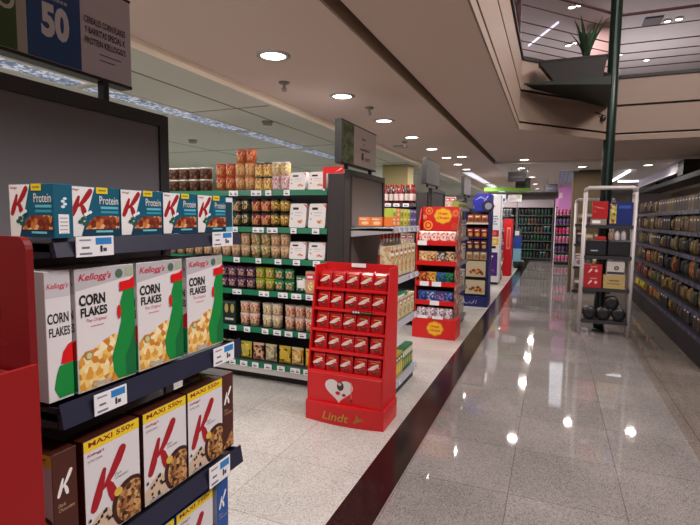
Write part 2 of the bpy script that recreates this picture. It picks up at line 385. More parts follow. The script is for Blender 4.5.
endcap_unit('endcap_shelving', 'dark endcap shelving unit with grey back board holding the cereal boxes', .88, lz, NAVYLIP, M('#24232b', .45), W=.82, panel_w=.875, panel_x0=-.03,
            tags=([(.115, .122, .056), (.69, .125, .056)], [(.15, .115, .062), (.69, .13, .07)], [(.655, .13, .085)], []))

# protein bar cartons
def klogo(mb, u0, v0, w, h, m, face, lay=2):
    S = lambda L: [(u0+a*w, v0+b*h, r*w) for a, b, r in L]
    mb.decal(stroke(S([(.40, .70, .06), (.30, .46, .10), (.20, .24, .12), (.10, .06, .10)])), m, face, lay)
    mb.decal(stroke(S([(.94, .94, .11), (.80, .76, .12), (.62, .56, .10), (.44, .40, .06), (.28, .30, .02)])), m, face, lay+.4)
    mb.decal(stroke(S([(.46, .46, .04), (.56, .32, .10), (.62, .18, .12), (.66, .06, .10)])), m, face, lay+.8)
FLAKE = PRINT(['#d99a3a', '#e9bd62', '#f1d79a', '#c97f28', '#eccb84', '#f3e3bb'], 55)
GRAN = PRINT(['#6b3d22', '#9a6437', '#3a2015', '#b98550', '#7a4a2a', '#c9a06a'], 85)
BARP = PRINT(['#8c3a1d', '#c9743a', '#6a2412', '#e0b27a', '#a24a22'], 70)
def protein_box(name, w=.172, d=.055, h=.142):
    o = MB().box(-w/2, w/2, 0, d, 0, h, M('#125a74', .35), .0012).build(name)
    F = front(); p = MB()
    p.decal([(-w/2+.002, .002), (-w*.28, .002), (-w*.01, h-.002), (-w/2+.002, h-.002)], WHITE, F)
    p.decal(rect(-w*.30, .003, w/2-.002, .022), DTEAL, F, .6).build('printed_panel', o)
    g = MB(); klogo(g, -w*.47, h*.42, w*.40, h*.52, KRED, F, 2); g.text("Kellogg's", -w*.46, h*.90, -w*.30, h*.95, KRED, F, 2, .2); g.build('logo', o)
    q = MB().text('Protein', w*.08, h*.655, w*.46, h*.82, WHITE, F, 3, 0, .0)
    q.decal(rect(w*.10, h*.56, w*.46, h*.61), M('#5fb4c8', .5), F, 2).decal(rect(w*.10, h*.47, w*.46, h*.52), M('#2f93ab', .5), F, 2).decal(rect(0, h*.08, w*.34, h*.12), M('#78c0d0', .5), F, 2); q.build('lettering', o)
    MB().decal(rrect(w*.02, h*.87, w*.25, h*.995, .002), YEL, F, 2).decal(rect(w*.06, h*.92, w*.21, h*.95), M('#8a8a30'), F, 3).build('yellow_flash', o)
    b = MB().decal([(-w*.20, h*.15), (w*.47, h*.15), (w*.47, h*.41), (w*.30, h*.42), (w*.0, h*.41), (-w*.13, h*.30)], BARP, F, 3)
    for cx, cy in ((-.24, .36), (-.21, .26), (-.17, .43), (-.29, .30)): b.decal(ell(w*cx, h*cy, .009, .006, 8), M('#1d5a48'), F, 4)
    for cx, cy in ((-.16, .47), (-.11, .49), (-.20, .44)): b.decal(ell(w*cx, h*cy, .006, .005, 8), M('#e6eef2'), F, 5)
    b.build('food_picture', o)
    s = MB().decal(rect(.012, .012, .042, h*.44), PAPER, right(w/2)).build('barcode_label', o)
    s2 = MB()
    for k in range(4): s2.decal(ell(.026+.006*(k % 2), h*(.58+.05*k), .006, .004, 7), M('#d6e4ee'), right(w/2))
    for k in range(5): s2.decal(rect(.016, h*(.08+.07*k), .038, h*(.10+.07*k)), M('#a8a8b4'), right(w/2), 2)
    s2.build('side_print', o); return o
kp = Kind(protein_box, 'protein_bar_carton', 'carton')
kp.put((-1.274, .875, 1.4885), 0, 'teal protein bar carton turned sideways at the left end of the top shelf', 'protein bar cartons')
for i, y in enumerate((1.028, 1.203, 1.378, 1.553)):
    kp.put((-1.222, y, 1.4885), EC, 'teal protein bar carton facing the aisle, %s on the top cereal shelf' % ('second from the left', 'third from the left', 'fourth from the left', 'rightmost')[i], 'protein bar cartons')
o = MB().box(-.03, .03, 0, .06, 0, .14, M('#8ec6de', .4), .001).decal(rect(-.02, .02, .024, .12), M('#1c3c4c'), front()).decal(rect(-.026, .122, .026, .136), WHITE, front()).build('snack_carton', None, (-1.235, 1.672, 1.4885), EC)
tag(o, 'narrow pale blue carton at the right end of the top cereal shelf', 'carton')

# corn flakes cartons (plain green field and red patch where the pack shows a mascot)
def cornflakes(name, w=.208, d=.075, h=.358):
    o = MB().box(-w/2, w/2, 0, d, 0, h, M('#dedadd', .4), .0012).build(name)
    F = front()
    def face(w, F, par, scale=1.):
        MB().decal([(-w/2+.002, h*.825), (w/2-.002, h*.90), (w/2-.002, h-.002), (-w/2+.002, h-.002)], M('#b9b5ba', .5), F).build('grey_band', par)
        t = MB().text('CORN', -w*.45, h*.70, -w*.03, h*.79, INK, F, 3, 0, .035).text('FLAKES', -w*.43, h*.61, w*.0, h*.685, INK, F, 3, 0, .03)
        t.text('The Original', -w*.36, h*.555, -w*.02, h*.59, M('#c9566a'), F, 3, .3, 0).decal(rect(-w*.28, h*.522, -w*.06, h*.53), M('#d9889a'), F, 3); t.build('lettering', par)
        MB().text("Kellogg's", -w*.44, h*.885, w*.08, h*.96, M('#c01a3c'), F, 3, .35, .014).build('logo', par)
    face(w, F, o)
    fl = MB().decal([(-w/2+.003, .004), (w/2-.003, .004), (w/2-.003, h*.30), (w*.1, h*.42), (-w*.1, h*.38), (-w*.25, h*.33), (-w*.38, h*.33), (-w/2+.003, h*.27)], FLAKE, F, 2).build('flakes_picture', o)
    g = MB().decal([(w*.16, h*.02), (w*.49, h*.012), (w*.49, h*.80), (w*.42, h*.815), (w*.30, h*.79), (w*.23, h*.68), (w*.24, h*.52), (w*.16, h*.38), (w*.06, h*.23), (w*.08, h*.10)], M('#10883c', .4), F, 4)
    g.decal([(w*.30, h*.03), (w*.49, h*.012), (w*.49, h*.45), (w*.40, h*.30), (w*.30, h*.20)], M('#0b6a38', .4), F, 5).build('green_field', o)
    r = MB().decal([(w*.22, h*.775), (w*.49, h*.79), (w*.49, h*.895), (w*.40, h*.865), (w*.22, h*.855)], BRIGHTRED, F, 6).decal(ell(w*.20, h*.60, .007, .022, 12), BRIGHTRED, F, 6)
    r.decal(ell(-w*.33, h*.29, .012, .012, 14), M('#8a9a6a'), F, 6).decal(ell(-w*.33, h*.29, .009, .009, 14), M('#d8c690'), F, 7); r.build('red_print', o)
    MB().decal(ell(w*.22, h*.93, .014, .014, 18), M('#4f6a58'), F, 3).decal(rrect(w*.33, h*.90, w*.485, h*.975, .004), M('#a8b098'), F, 3).decal(rect(-w*.28, h*.025, w*.02, h*.055), M('#b8b0a8'), F, 5).build('badge_print', o)
    # narrow side
    R = lambda u, v, e: (w/2+e, d/2+u, v)
    s = MB().decal(rect(-d/2+.002, h*.80, d/2-.002, h-.002), M('#c4c0c6', .5), R).text("Kellogg's", -d*.42, h*.855, d*.40, h*.91, M('#c01a3c'), R, 2, .3).text('CORN', -d*.44, h*.60, d*.38, h*.68, INK, R, 2, 0, .02).text('FLAKES', -d*.40, h*.50, d*.42, h*.57, INK, R, 2, 0, .016)
    s.decal([(d*.0, h*.28), (d*.49, h*.26), (d*.49, h*.44), (d*.3, h*.42), (d*.1, h*.37)], BRIGHTRED, R, 2)
    s.decal([(-d*.10, h*.02), (d*.49, h*.02), (d*.49, h*.28), (-d*.05, h*.27), (-d*.18, h*.2), (-d*.28, h*.1)], M('#10883c', .4), R, 3); s.build('side_print', o)
    q = MB(); q.mats = list(s.mats); q.m = list(s.m); q.sm = list(s.sm); q.f = list(s.f); q.v = [(-x, d-y, z) for x, y, z in s.v]; q.build('side_print', o)
    return o
kc = Kind(cornflakes, 'corn_flakes_box', 'cereal box')
kc.put((-1.338, .948, 1.0405), PI, 'corn flakes box turned so its narrow side faces out, left end of middle shelf', 'corn flakes boxes')
for i, (x, y) in enumerate(((-1.226, 1.060), (-1.226, 1.280), (-1.226, 1.512))):
    kc.put((x, y, 1.0405), EC, 'white and green corn flakes box facing out, %s of three in the front row' % ('left', 'middle', 'right')[i], 'corn flakes boxes')
kc.put((-1.312, 1.30+.06, 1.0405), EC, 'corn flakes box set back behind the gap between the two right boxes', 'corn flakes boxes')
kc.put((-1.312, 1.06, 1.0405), EC, 'corn flakes box set back directly behind the left front box', 'corn flakes boxes')

def kbox(name, grams, w=.206, d=.075, h=.322, side='#4a2016'):
    o = MB().box(-w/2, w/2, 0, d, 0, h, M(side, .4), .0012).build(name); F = front()
    MB().decal(rect(-w/2+.001, .001, w/2-.001, h-.001), M('#d9d5d9', .42), F).build('printed_front', o)
    MB().decal(rect(-w/2+.001, h*.895, w/2-.001, h-.001), YEL, F, 2).text('MAXI ' + grams, -w*.42, h*.915, w*.40, h*.98, M('#8a1a14'), F, 3, 0, .02).build('yellow_banner', o)
    g = MB(); klogo(g, -w*.42, h*.30, w*.62, h*.50, KRED, F, 3); g.text("Kellogg's", -w*.44, h*.835, -w*.16, h*.87, KRED, F, 3, .3).text('SPECIAL', -w*.44, h*.785, -w*.18, h*.808, M('#8a868c'), F, 3, 0, 0); g.build('logo', o)
    MB().text('Dark', w*.02, h*.53, w*.14, h*.555, M('#70686c'), F, 3, .2, 0).text('Chocolate', w*.02, h*.495, w*.26, h*.52, M('#70686c'), F, 3, .2, 0).build('lettering', o)
    cl = lambda P: [(min(u, w/2-.002), max(v, .004)) for u, v in P]
    b = MB().decal(cl(ell(w*.30, h*.20, w*.36, h*.24, 36)), M('#3c1b14', .35), F, 4).decal(cl(ell(w*.32, h*.19, w*.30, h*.205, 36)), GRAN, F, 5).build('bowl_picture', o)
    y = MB().decal(ell(w*.06, h*.36, .016, .014, 14), M('#d8b24a'), F, 6)
    y.decal([(-w/2+.004, .004), (w*.02, .004), (-w*.02, h*.16), (-w*.12, h*.27), (-w*.30, h*.25), (-w/2+.004, h*.16)], M('#cdb49c'), F, 3.5)
    rnd = random.Random(3)
    for k in range(16): y.decal(ell(w*rnd.uniform(-.44, -.06), h*rnd.uniform(.04, .28), .005, .006, 7), M('#2a1510'), F, 6.5)
    y.decal(rect(-w*.4, h*.02, -w*.12, h*.045), M('#a8a2a2'), F, 7); y.build('chocolate_picture', o)
    R = lambda u, v, e: (w/2+e, d/2+u, v)
    s = MB(); klogo(s, -d*.34, h*.60, d*.62, h*.22, WHITE, R, 1); s.text('Dark', -d*.3, h*.51, d*.0, h*.54, M('#c9a58c'), R, 1, .2, 0).text('Chocolate', -d*.3, h*.465, d*.36, h*.495, M('#c9a58c'), R, 1, .2, 0).decal([(-d*.45, .005), (d*.48, .005), (d*.48, h*.25), (d*.1, h*.18), (-d*.3, h*.08)], GRAN if side == '#4a2016' else M('#2b6db8'), R, 1); s.build('side_print', o)
    return o
kk = Kind(kbox, 'chocolate_cereal_box', 'cereal box', '550g')
kk.put((-1.338, .872, .5715), 0, 'brown cereal box showing its narrow side, left end of the lower shelf', 'chocolate flake cereal boxes')
for i, y in enumerate((1.065, 1.287, 1.502)):
    kk.put((-1.226, y, .5715), EC, 'white cereal box with yellow 550g banner facing out, %s of three' % ('left', 'middle', 'right')[i], 'chocolate flake cereal boxes')
kk.put((-1.338, 1.617, .5715), 0, 'brown cereal box showing its narrow side, right end of the lower shelf', 'chocolate flake cereal boxes')
k7 = Kind(kbox, 'flake_cereal_box', 'cereal box', '750g', side='#1d4f9a')
for i, y in enumerate((1.0, 1.215, 1.432)): k7.put((-1.226, y, .1355), EC, 'cereal box with yellow 750g banner on the bottom shelf, %s of three facing out' % ('left', 'middle', 'right')[i], 'blue sided cereal boxes')
k7.put((-1.338, 1.575, .1355), 0, 'blue cereal box showing its narrow side at the bottom right', 'blue sided cereal boxes')

# promotion board above the near endcap, and its relatives
def board(name, label, y0, W, z0, z1, kind_, drop=.0705):
    t = thing(name, label, 'sign', (-1.6, y0, z0), EC, 'aisle boards over the endcaps'); H = z1-z0
    MB().box(0, W, 0, .06, 0, .012, BLACK, .002).box(0, W, 0, .06, H-.008, H, BLACK).box(0, .006, 0, .06, .012, H-.008, BLACK).build('frame', t)
    p = MB().box(.006, W, .004, .056, .012, H-.008, M('#b9afb5' if kind_ == 1 else '#d6cfd3' if kind_ == 2 else '#77727a', .5)); F = front(.004)
    if kind_ == 1:
        p.decal(rect(.006, .014, .385, H-.01), M('#2f4a1e'), F).decal(rect(.382, .014, .412, H-.01), M('#a09a8c'), F, 2).text('TO', .27, H*.38, .378, H*.56, M('#b8b4ac'), F, 3, 0, .03)
        p.decal(rect(.415, .014, .613, H-.01), M('#123e74'), F).text('50', .464, H*.26, .567, H*.59, M('#c4c0c4'), F, 3, 0, .05)
        for a in range(7): p.decal(rect(.466+.014*a, H*.63, .477+.014*a, H*.66), M('#9a98a4'), F, 3)
        for k, s in enumerate(('CEREALES CORN FLAKES', 'Y BARRITAS SPECIAL K', "PROTEIN KELLOGG'S")): p.text(s, .628, H*(.56-.105*k), .812, H*(.63-.105*k), M('#3a2a34'), F, 3, 0, .02)
        for k in range(2): p.decal(rect(.69, H*(.27-.06*k), .79-.03*k, H*(.283-.06*k)), M('#766a74'), F, 3)
    elif kind_ == 2:
        p.decal(rect(.006, .014, .27, H-.01), PRINT(['#3f5a38', '#5d7a4c', '#86987a', '#4a6a44'], 9, .5, False), F)
        for k, (a, b) in enumerate(((.46, .58), (.50, .55), (.42, .66))):
            for j in range(max(1, int((b-a)/.03))): p.decal(rect(a+.03*j, H*(.70-.13*k), a+.03*j+.022, H*(.75-.13*k)), M('#5d4a58'), F, 3)
        p.text('1', .45, H*.2, .50, H*.38, M('#3a2438'), F, 3, 0, .03).text('un', .53, H*.2, .66, H*.29, M('#5a4a58'), F, 3)
    p.build('printed_sheet', t)
    MB().box(W-.14, W-.115, .0, .03, -drop, 0, BLACK).box(.12, .145, .0, .03, -drop, 0, BLACK).build('bracket', t)
board('promotion_board', 'large board with green panel and blue 50 panel above the cereal endcap', .70, .84, 2.056, 2.40, 1)

# near red display at the left edge
t = thing('chocolate_display', 'dark red cardboard display with stepped side at the left edge, beside the cereals', 'display stand', (-1.40, .28, 0), 0)
DRED = M('#8e070d', .45)
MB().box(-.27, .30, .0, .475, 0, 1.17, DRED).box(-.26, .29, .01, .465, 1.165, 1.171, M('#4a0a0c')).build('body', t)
MB().box(-.27, .30, 0, .012, 1.17, 1.20, DRED).box(.288, .30, .012, .475, 1.17, 1.20, DRED).box(-.27, -.258, .012, .475, 1.17, 1.20, DRED).build('tray_rim', t)
bp = MB().prism(rrect(-.27, 1.0, .257, 1.497, .03), .487, .505, M('#740a0f', .42)); bp.build('back_board', t)
pic = MB(); F = front(.487)
pic.decal(ell(.095, 1.315, .06, .075, 30), M('#3a1b14', .3), F).decal(ell(.10, 1.36, .04, .022, 20), M('#7a4a2c', .35), F, 2).decal([(.06, 1.245), (.15, 1.25), (.19, 1.232), (.14, 1.222), (.06, 1.226)], M('#7a0a10'), F, 2); pic.build('chocolate_picture', t)
pc = Kind(lambda n: MB().lathe([(.01, 0), (.022, .008), (.027, .024), (.02, .042), (.006, .05)], M('#4a1f12', .3), 12).build(n), 'chocolate_ball', 'chocolate')
for i in range(4): pc.put((-1.34+.055*i, .66, 1.1715), 0, 'chocolate ball in the tray of the dark red display, %s' % nth(i), 'chocolates in the red tray')

# ------------------------------------------------------------------ product designs
def pot(name, r0, r1, h, body, band, lid, rim=None):
    """paper noodle pot or cup: tapered body, printed band, lid"""
    k = lambda t: r0+(r1-r0)*t
    o = MB().lathe([(r0*.92, 0), (r0, .003), (k(.12), h*.12), (k(.16), h*.12), (k(.82), h*.82), (k(.84), h*.84), (r1, h*.95)], body, 14, mats=[body, body, body, band, band, body]).build(name)
    MB().lathe([(r1*1.06, h*.95), (r1*1.08, h*.97), (r1*1.06, h*.995), (r1*.92, h)], rim or lid, 14, mats=[rim or lid, lid, lid]).build('lid', o)
    p = MB(); F = lambda u, v, e: ((k(v/h)+.0006+e)*math.sin(u/k(v/h)), -(k(v/h)+.0006+e)*math.cos(u/k(v/h)), v)
    p.decal(ell(0, h*.40, r0*.62, h*.16, 14), PRINT(['#d9a05a', '#e8d0a0', '#8a4a2a', '#c9662a'], 110), F, 1).decal(rrect(-r0*.6, h*.62, r0*.6, h*.78, .004, 2), WHITE if lid is not WHITE else YEL, F, 1); p.build('label', o)
    return o
def tin(name, r, h, body, lid, cap=True):
    o = MB().lathe([(r*.96, 0), (r, .004), (r, h*.84), (r*.94, h*.87)], body, 14).build(name)
    MB().lathe([(r*.98, h*.86), (r*1.0, h*.88), (r*1.0, h*.985), (r*.95, h)], lid, 14).build('lid', o); return o
def pouch(name, w, h, d, body, panel, seal):
    """pillow bag with crimped seals"""
    nx, nz = 7, 8; o = MB()
    for sgn in (-1, 1):
        vs, fs = [], []
        for j in range(nz+1):
            for i in range(nx+1):
                u, v = i/nx*2-1, j/nz*2-1
                b = max(0, (1-abs(u)**2.6)*(1-abs(v)**3.2))**.6
                vs.append((u*w/2*(1-.08*(1-abs(v))**0 * (1-v*v)*.6), sgn*d/2*b, (v+1)/2*h))
        for j in range(nz):
            for i in range(nx):
                a = j*(nx+1)+i; q = (a, a+1, a+nx+2, a+nx+1); fs.append(q if sgn < 0 else q[::-1])
        lab = [f_ for f_ in range(len(fs)) if sgn < 0 and 1 <= f_ % nx <= nx-2 and 2 <= f_//nx <= nz-3]
        for m_, sel in ((panel, lab), (seal, [f_ for f_ in range(len(fs)) if f_//nx in (0, nz-1)]), (body, [f_ for f_ in range(len(fs)) if f_ not in lab and f_//nx not in (0, nz-1)])):
            if sel: o.add(vs, [fs[f_] for f_ in sel], m_, True)
    return o.build(name)
def bottle(name, r, h, body, label, cap):
    o = MB().lathe([(r*.9, 0), (r, .006), (r, h*.58), (r*.8, h*.70), (r*.36, h*.80), (r*.34, h*.88)], body, 12, mats=[body]*5).build(name)
    MB().lathe([(r*1.012, h*.14), (r*1.012, h*.5)], label, 12, caps=False).build('label', o)
    MB().lathe([(r*.42, h*.87), (r*.42, h*.985), (r*.36, h)], cap, 12).build('cap', o); return o
def carton(name, w, d, h, body, c1, c2):
    o = MB().box(-w/2, w/2, 0, d, 0, h, body, .001).build(name); F = front(); p = MB()
    p.decal(rect(-w*.42, h*.62, w*.42, h*.9), c1, F).decal(ell(w*.05, h*.33, w*.32, h*.2, 14), c2, F).decal(rect(-w*.34, h*.70, w*.2, h*.80), PAPER, F, 2); p.build('printed_front', o); return o
def traypack(name, w=.165, h=.155, d=.05):
    """white printed ready-meal pack with a red corner, tilted back a little"""
    o = MB().prism(rrect(-w/2, 0, w/2, h, .014), 0, d, M('#dcd6d8', .4))
    F = front(); o.decal([(w*.28, h-.001), (w*.497, h-.016), (w*.497, h*.80)], M('#d8141a'), F)
    o.v = [(x, y + z*.16, z) for x, y, z in o.v]; G = lambda u, v, e: (u, v*.16-e, v)
    b = o.build(name)
    p = MB().decal(rrect(-w*.33, h*.74, w*.02, h*.84, .004, 2), INK, G).decal(ell(-w*.36, h*.58, .006, .006, 8), KRED, G).decal(ell(-w*.36, h*.36, .007, .008, 8), M('#b0602a'), G).decal(rect(-w*.2, h*.6, w*.25, h*.64), M('#b8b0b4'), G)
    p.decal(ell(w*.18, h*.25, w*.18, h*.08, 14), PRINT(['#c97a4a', '#e2c49a', '#8a3a22'], 120), G).decal(rect(-w*.2, h*.48, w*.2, h*.52), M('#c4bcc0'), G); p.build('printed_front', b)
    return b
HAND = M('#d6d2d6', .4)

# ------------------------------------------------------------------ long gondola facing the camera
def gondola(name, label, xr, yf, L, tops, rail, depth=.42, ztop=1.93, tags=(), bays=2, group=None):
    t = thing(name, label, 'shelving', (xr, yf, 0), 0, group)
    MB().box(-L, 0, depth, depth+.03, .05, ztop-.14, M('#232126', .5)).build('back_panel', t)
    MB().box(0.004, .160, -.005, depth+.03, 0, ztop, M('#2e2728', .5), .003).build('end_post', t)
    for b in range(1, bays+1): MB().box(-L*b/bays-.02, -L*b/bays+.0, depth-.06, depth-.002, .05, ztop-.14, BLACK).build('upright', t)
    for k, zt in enumerate(tops):
        s = MB().box(-L, -.004, .014, depth-.062, zt-.035, zt-.008, M('#3a3a40', .5))
        if k == len(tops)-1: s.box(-L, -.004, .0, .03, zt-.105, zt-.052, M('#bdb8b6', .5))
        so = s.build('shelf', t)
        MB().prism([(-.003, zt-.05), (.013, zt-.05), (.013, zt-.001), (.006, zt-.001)], -L, -.004, rail, axis='x').build('price_rail', so)
        if k < len(tags):
            for (x, w_) in tags[k]:
                q = MB().box(-w_/2, w_/2, -.008, -.0045, -.026, .022, PAPER); F = front(-.008)
                n_ = max(1, int(w_/.05))
                for j in range(n_): q.decal(rect(-w_/2+w_*(j+.2)/n_, -.016, -w_/2+w_*(j+.75)/n_, -.004), M('#55555f'), F).decal(rect(-w_/2+w_*(j+.2)/n_, .004, -w_/2+w_*(j+.6)/n_, .01), M('#a4a4b0'), F)
                q.build('price_tag', so, (x, 0, zt-.026))
    MB().box(-L, -.004, .08, depth, 0, tops[-1]-.04, M('#1c181a', .5)).build('plinth', t)
    return t
GX, GY = -1.81, 3.85
tg = [[(-.97, .1), (-.72, .11), (-.59, .06), (-.40, .06)], [(-.98, .11), (-.70, .12), (-.55, .11), (-.33, .06), (-.11, .07)],
      [(-.94, .07), (-.70, .06), (-.49, .07), (-.30, .07), (-.10, .07)], [(-.94, .10), (-.64, .11), (-.44, .10), (-.30, .10), (-.17, .07)],
      [(-.99, .08), (-.83, .07), (-.63, .07), (-.50, .08), (-.38, .08), (-.24, .08), (-.12, .07)], [(-1.0, .07), (-.87, .08), (-.74, .07), (-.60, .08), (-.46, .08), (-.31, .10), (-.19, .07), (-1.15, .08)]]
T2 = [1.797, 1.46, 1.175, .87, .517, .182]
gondola('gondola_shelving', 'long green-railed gondola of soups and noodles facing the camera behind the cereals', GX, GY, 2.6, T2, SHELFGREEN, tags=tg)
# red flag at its end
fl = MB().box(-.005, .19, -.012, -.008, 1.93, 1.985, BRIGHTRED).box(-.005, .02, -.012, -.008, 1.80, 1.93, M('#a80f18')).decal([(.11, 1.94), (.17, 1.965), (.17, 1.975)], WHITE, front(-.012)).box(-.004, .012, -.0125, -.0085, 1.785, 1.80, WHITE)
tag(fl.build('shelf_flag', None, (-1.845, 3.85, 0)), 'red and white shelf flag at the top end of the green-railed gondola', 'sign')

def rowof(kind, xs, y, z, rotz, labf, group, jit=0, layers=1, lh=0., stag=0):
    for i, x in enumerate(xs):
        for l in range(layers):
            kind.put((x + random.uniform(-jit, jit), y + random.uniform(-jit, jit) + stag*l, z+.0008+l*lh), rotz, labf(i, l), group)
LAY = ('lower', 'upper', 'topmost')
FB = PRINT(['#4a2a1c', '#6b432c', '#2e1a14', '#8a5f42', '#55301f'], 60)
SN = [1.797, 1.46, 1.175, .87, .517, .182]
sh_name = ('top', 'second', 'third', 'fourth', 'fifth', 'bottom')
# top shelf
def nuttub(name):
    o = MB().lathe([(.05, 0), (.057, .004), (.062, .085), (.060, .098)], FB, 14).build(name)
    MB().lathe([(.064, .097), (.066, .103), (.06, .112)], M('#b8aca0', .3), 14).build('lid', o); return o
kn = Kind(nuttub, 'snack_tub', 'tub')
rowof(kn, [-3.83, -3.70, -3.565, -3.43, -3.30, -3.17], 3.94, SN[0], 0, lambda i, l: 'brown snack tub on the top green-railed shelf, %s, %s layer' % (nth(i), LAY[l]), 'brown snack tubs', 0, 2, .114)
def pots(xs, fn, z, layers, lh, desc, shelf, cat='cup', y=3.93, first=0):
    for (x, kind, d) in zip(xs, fn, desc):
        for l in range(layers):
            kind.put((x, y, z+.0008+l*lh), 0, '%s, %s on the %s green-railed shelf' % (d, ('lower of two', 'upper of two', 'topmost of three')[l] if layers < 4 else LAY[l], shelf), d.split(',')[0]+'s')
TAN = PRINT(['#c9884f', '#d9a468', '#b86a38', '#e0b888'], 70); RTN = PRINT(['#b8402a', '#c9683a', '#a02820', '#d08a50'], 60)
kr = Kind(pot, 'noodle_pot', 'noodle pot', .043, .050, .126, M('#b56a3c'), RTN, M('#c4141c', .35))
kt = Kind(pot, 'noodle_pot', 'noodle pot', .043, .050, .126, M('#c08a58'), TAN, M('#b06a44', .4))
kg = Kind(tin, 'seasoning_jar', 'jar', .043, .125, PRINT(['#b8843c', '#d0a25a', '#8a5a2c', '#e0c07a'], 60), M('#3a2d28', .35))
ko = Kind(tin, 'seasoning_jar', 'jar', .043, .125, PRINT(['#c0a45a', '#d8c88a', '#8a7a48', '#b89a90'], 60), M('#b8a8a0', .35))
kv = Kind(tin, 'seasoning_jar', 'jar', .043, .125, PRINT(['#b88a8e', '#c8a4a8', '#9a6a72', '#d8c0c0'], 60), M('#c8a8ac', .35))
pots([-2.978, -2.868], [kr, kr], SN[0], 2, .127, ['left red-lidded noodle pot', 'right red-lidded noodle pot'], 'top')
pots([-2.757, -2.648], [kt, kt], SN[0], 2, .127, ['left tan noodle pot', 'right tan noodle pot'], 'top')
for i, x in enumerate((-2.757, -2.648)): kr.put((x, 3.95, SN[0]+.255), 0, 'red lidded noodle pot standing third high on the %s tan pots' % ('left', 'right')[i], 'red lidded noodle pots on top')
pots([-2.548, -2.455], [kg, kg], SN[0], 2, .126, ['left golden jar with dark lid', 'right golden jar with dark lid'], 'top')
for i, x in enumerate((-2.36, -2.267)):
    kv.put((x, 3.93, SN[0]+.0008), 0, 'pink jar in the %s stack at the right end of the top jars' % ('left', 'right')[i], 'pink and olive jars')
    ko.put((x, 3.93, SN[0]+.127), 0, 'olive jar standing on the pink jar of the %s stack' % ('left', 'right')[i], 'pink and olive jars')
ktp = Kind(traypack, 'ready_meal_pack', 'ready meal'); ktq = Kind(traypack, 'ready_meal_pack', 'ready meal', .165, .215)
for z, n in ((SN[0], 'top'), (SN[1], 'second'), (SN[2], 'third')):
    hgt = z+.0008
    for i, x in enumerate((-2.128, -1.935)): (ktq if z == SN[1] else ktp).put((x, 3.885, hgt), 0, 'white ready meal pack with red corner, %s one on the %s green-railed shelf' % (('left', 'right')[i], n), 'white ready meal packs')
    for i, x in enumerate((-2.128, -1.935)): (ktq if z == SN[1] else ktp).put((x, 3.955, hgt), 0, 'white ready meal pack standing behind the %s front pack on the %s shelf' % (('left', 'right')[i], n), 'white ready meal packs')
# second shelf: dark soup pots
BK = M('#1c1a1c', .4)
def dk(c, l='#18161a'): return Kind(pot, 'soup_pot', 'soup pot', .044, .05, .128, BK, PRINT(c, 60), M(l, .35))
for i, (x, k, d) in enumerate(zip([-2.80, -2.69, -2.58, -2.475, -2.37, -2.268], [dk(['#2a3a2c', '#7a6a3a', '#1a2a20', '#c0a070']), dk(['#2a4a30', '#6a7a4a', '#c9b890', '#1c2c20']), dk(['#8a1e1c', '#c04a30', '#5a1414', '#d09060']), dk(['#a81e1c', '#d05a38', '#6a1414', '#e0a070']), dk(['#c8a02c', '#e0c460', '#8a6a1c', '#5a4a14']), dk(['#c8a02c', '#e8cc70', '#7a5a1c', '#a8842a'])], ['dark green labelled', 'green labelled', 'dark red labelled', 'red labelled', 'yellow labelled', 'yellow labelled'])):
    for l in range(2): k.put((x, 3.93, SN[1]+.0008+l*.129), 0, 'black soup pot, %s, %s from left in the %s layer' % (d, _O[i] if i else 'first', LAY[l]), 'black soup pots on the second shelf')
# third shelf: tan cups
kc1 = Kind(pot, 'soup_cup', 'soup cup', .042, .05, .112, M('#c8a884'), PRINT(['#c09468', '#d8b890', '#a87048', '#e4d0b0'], 70), M('#b89878', .4))
kc2 = Kind(pot, 'soup_cup', 'soup cup', .042, .05, .112, M('#c4b08c'), PRINT(['#8aa04a', '#c8b488', '#b06a58', '#e0d8b0'], 50), M('#b0a078', .4))
for i, x in enumerate((-2.92, -2.81, -2.70, -2.585, -2.475, -2.37, -2.268)):
    for l in range(2): (kc2 if i in (3, 4) else kc1).put((x, 3.93, SN[2]+.0008+l*.113), 0, 'tan soup cup %s on the third shelf, %s, %s layer' % ('with green label' if i in (3, 4) else 'with beige label', nth(i), LAY[l]), 'tan soup cups on the third shelf')
# fourth shelf: purple, lime and green cups
def cc(c, lid): return Kind(pot, 'sauce_cup', 'cup', .044, .049, .104, M(c[0]), PRINT(c, 60), M(lid, .4))
kpu = cc(['#4a1440', '#6a2458', '#38102e', '#a898a0'], '#5a1a4a'); kli = cc(['#8a9a1e', '#c0c040', '#5a6a18', '#d0c070'], '#b4b82a'); kgr = cc(['#0f6a3c', '#2a8a50', '#084a2c', '#c0c8a0'], '#0f7a44')
for i, (x, k, d) in enumerate(zip((-2.955, -2.85, -2.745, -2.64, -2.535, -2.43, -2.325, -2.22), (kpu, kpu, kpu, kpu, kli, kli, kgr, kgr), ('purple',)*4+('lime',)*2+('green',)*2)):
    for l in range(2): k.put((x, 3.93, SN[3]+.0008+l*.105), 0, '%s cup on the fourth green-railed shelf, %s, %s layer' % (d, nth(i), LAY[l]), 'coloured cups on the fourth shelf')
kp1 = Kind(pouch, 'snack_pouch', 'pouch', .12, .15, .05, PRINT(['#2a5a38', '#d8dcd0', '#1c3c28', '#e8e8e0'], 40), WHITE, M('#3a7a4c'))
kp1.put((-2.10, 3.93, SN[3]+.001), 0, 'green and white pouch right of the green cups on the fourth shelf', 'pouches')
o = carton('soup_carton', .10, .06, .20, M('#c09070'), M('#c83c5a'), PRINT(['#d0b070', '#e8d8a0', '#b07a40'], 60)); o.location = (-1.985, 3.88, SN[3]+.0008); tag(o, 'tall tan carton at the right end of the fourth shelf', 'carton')
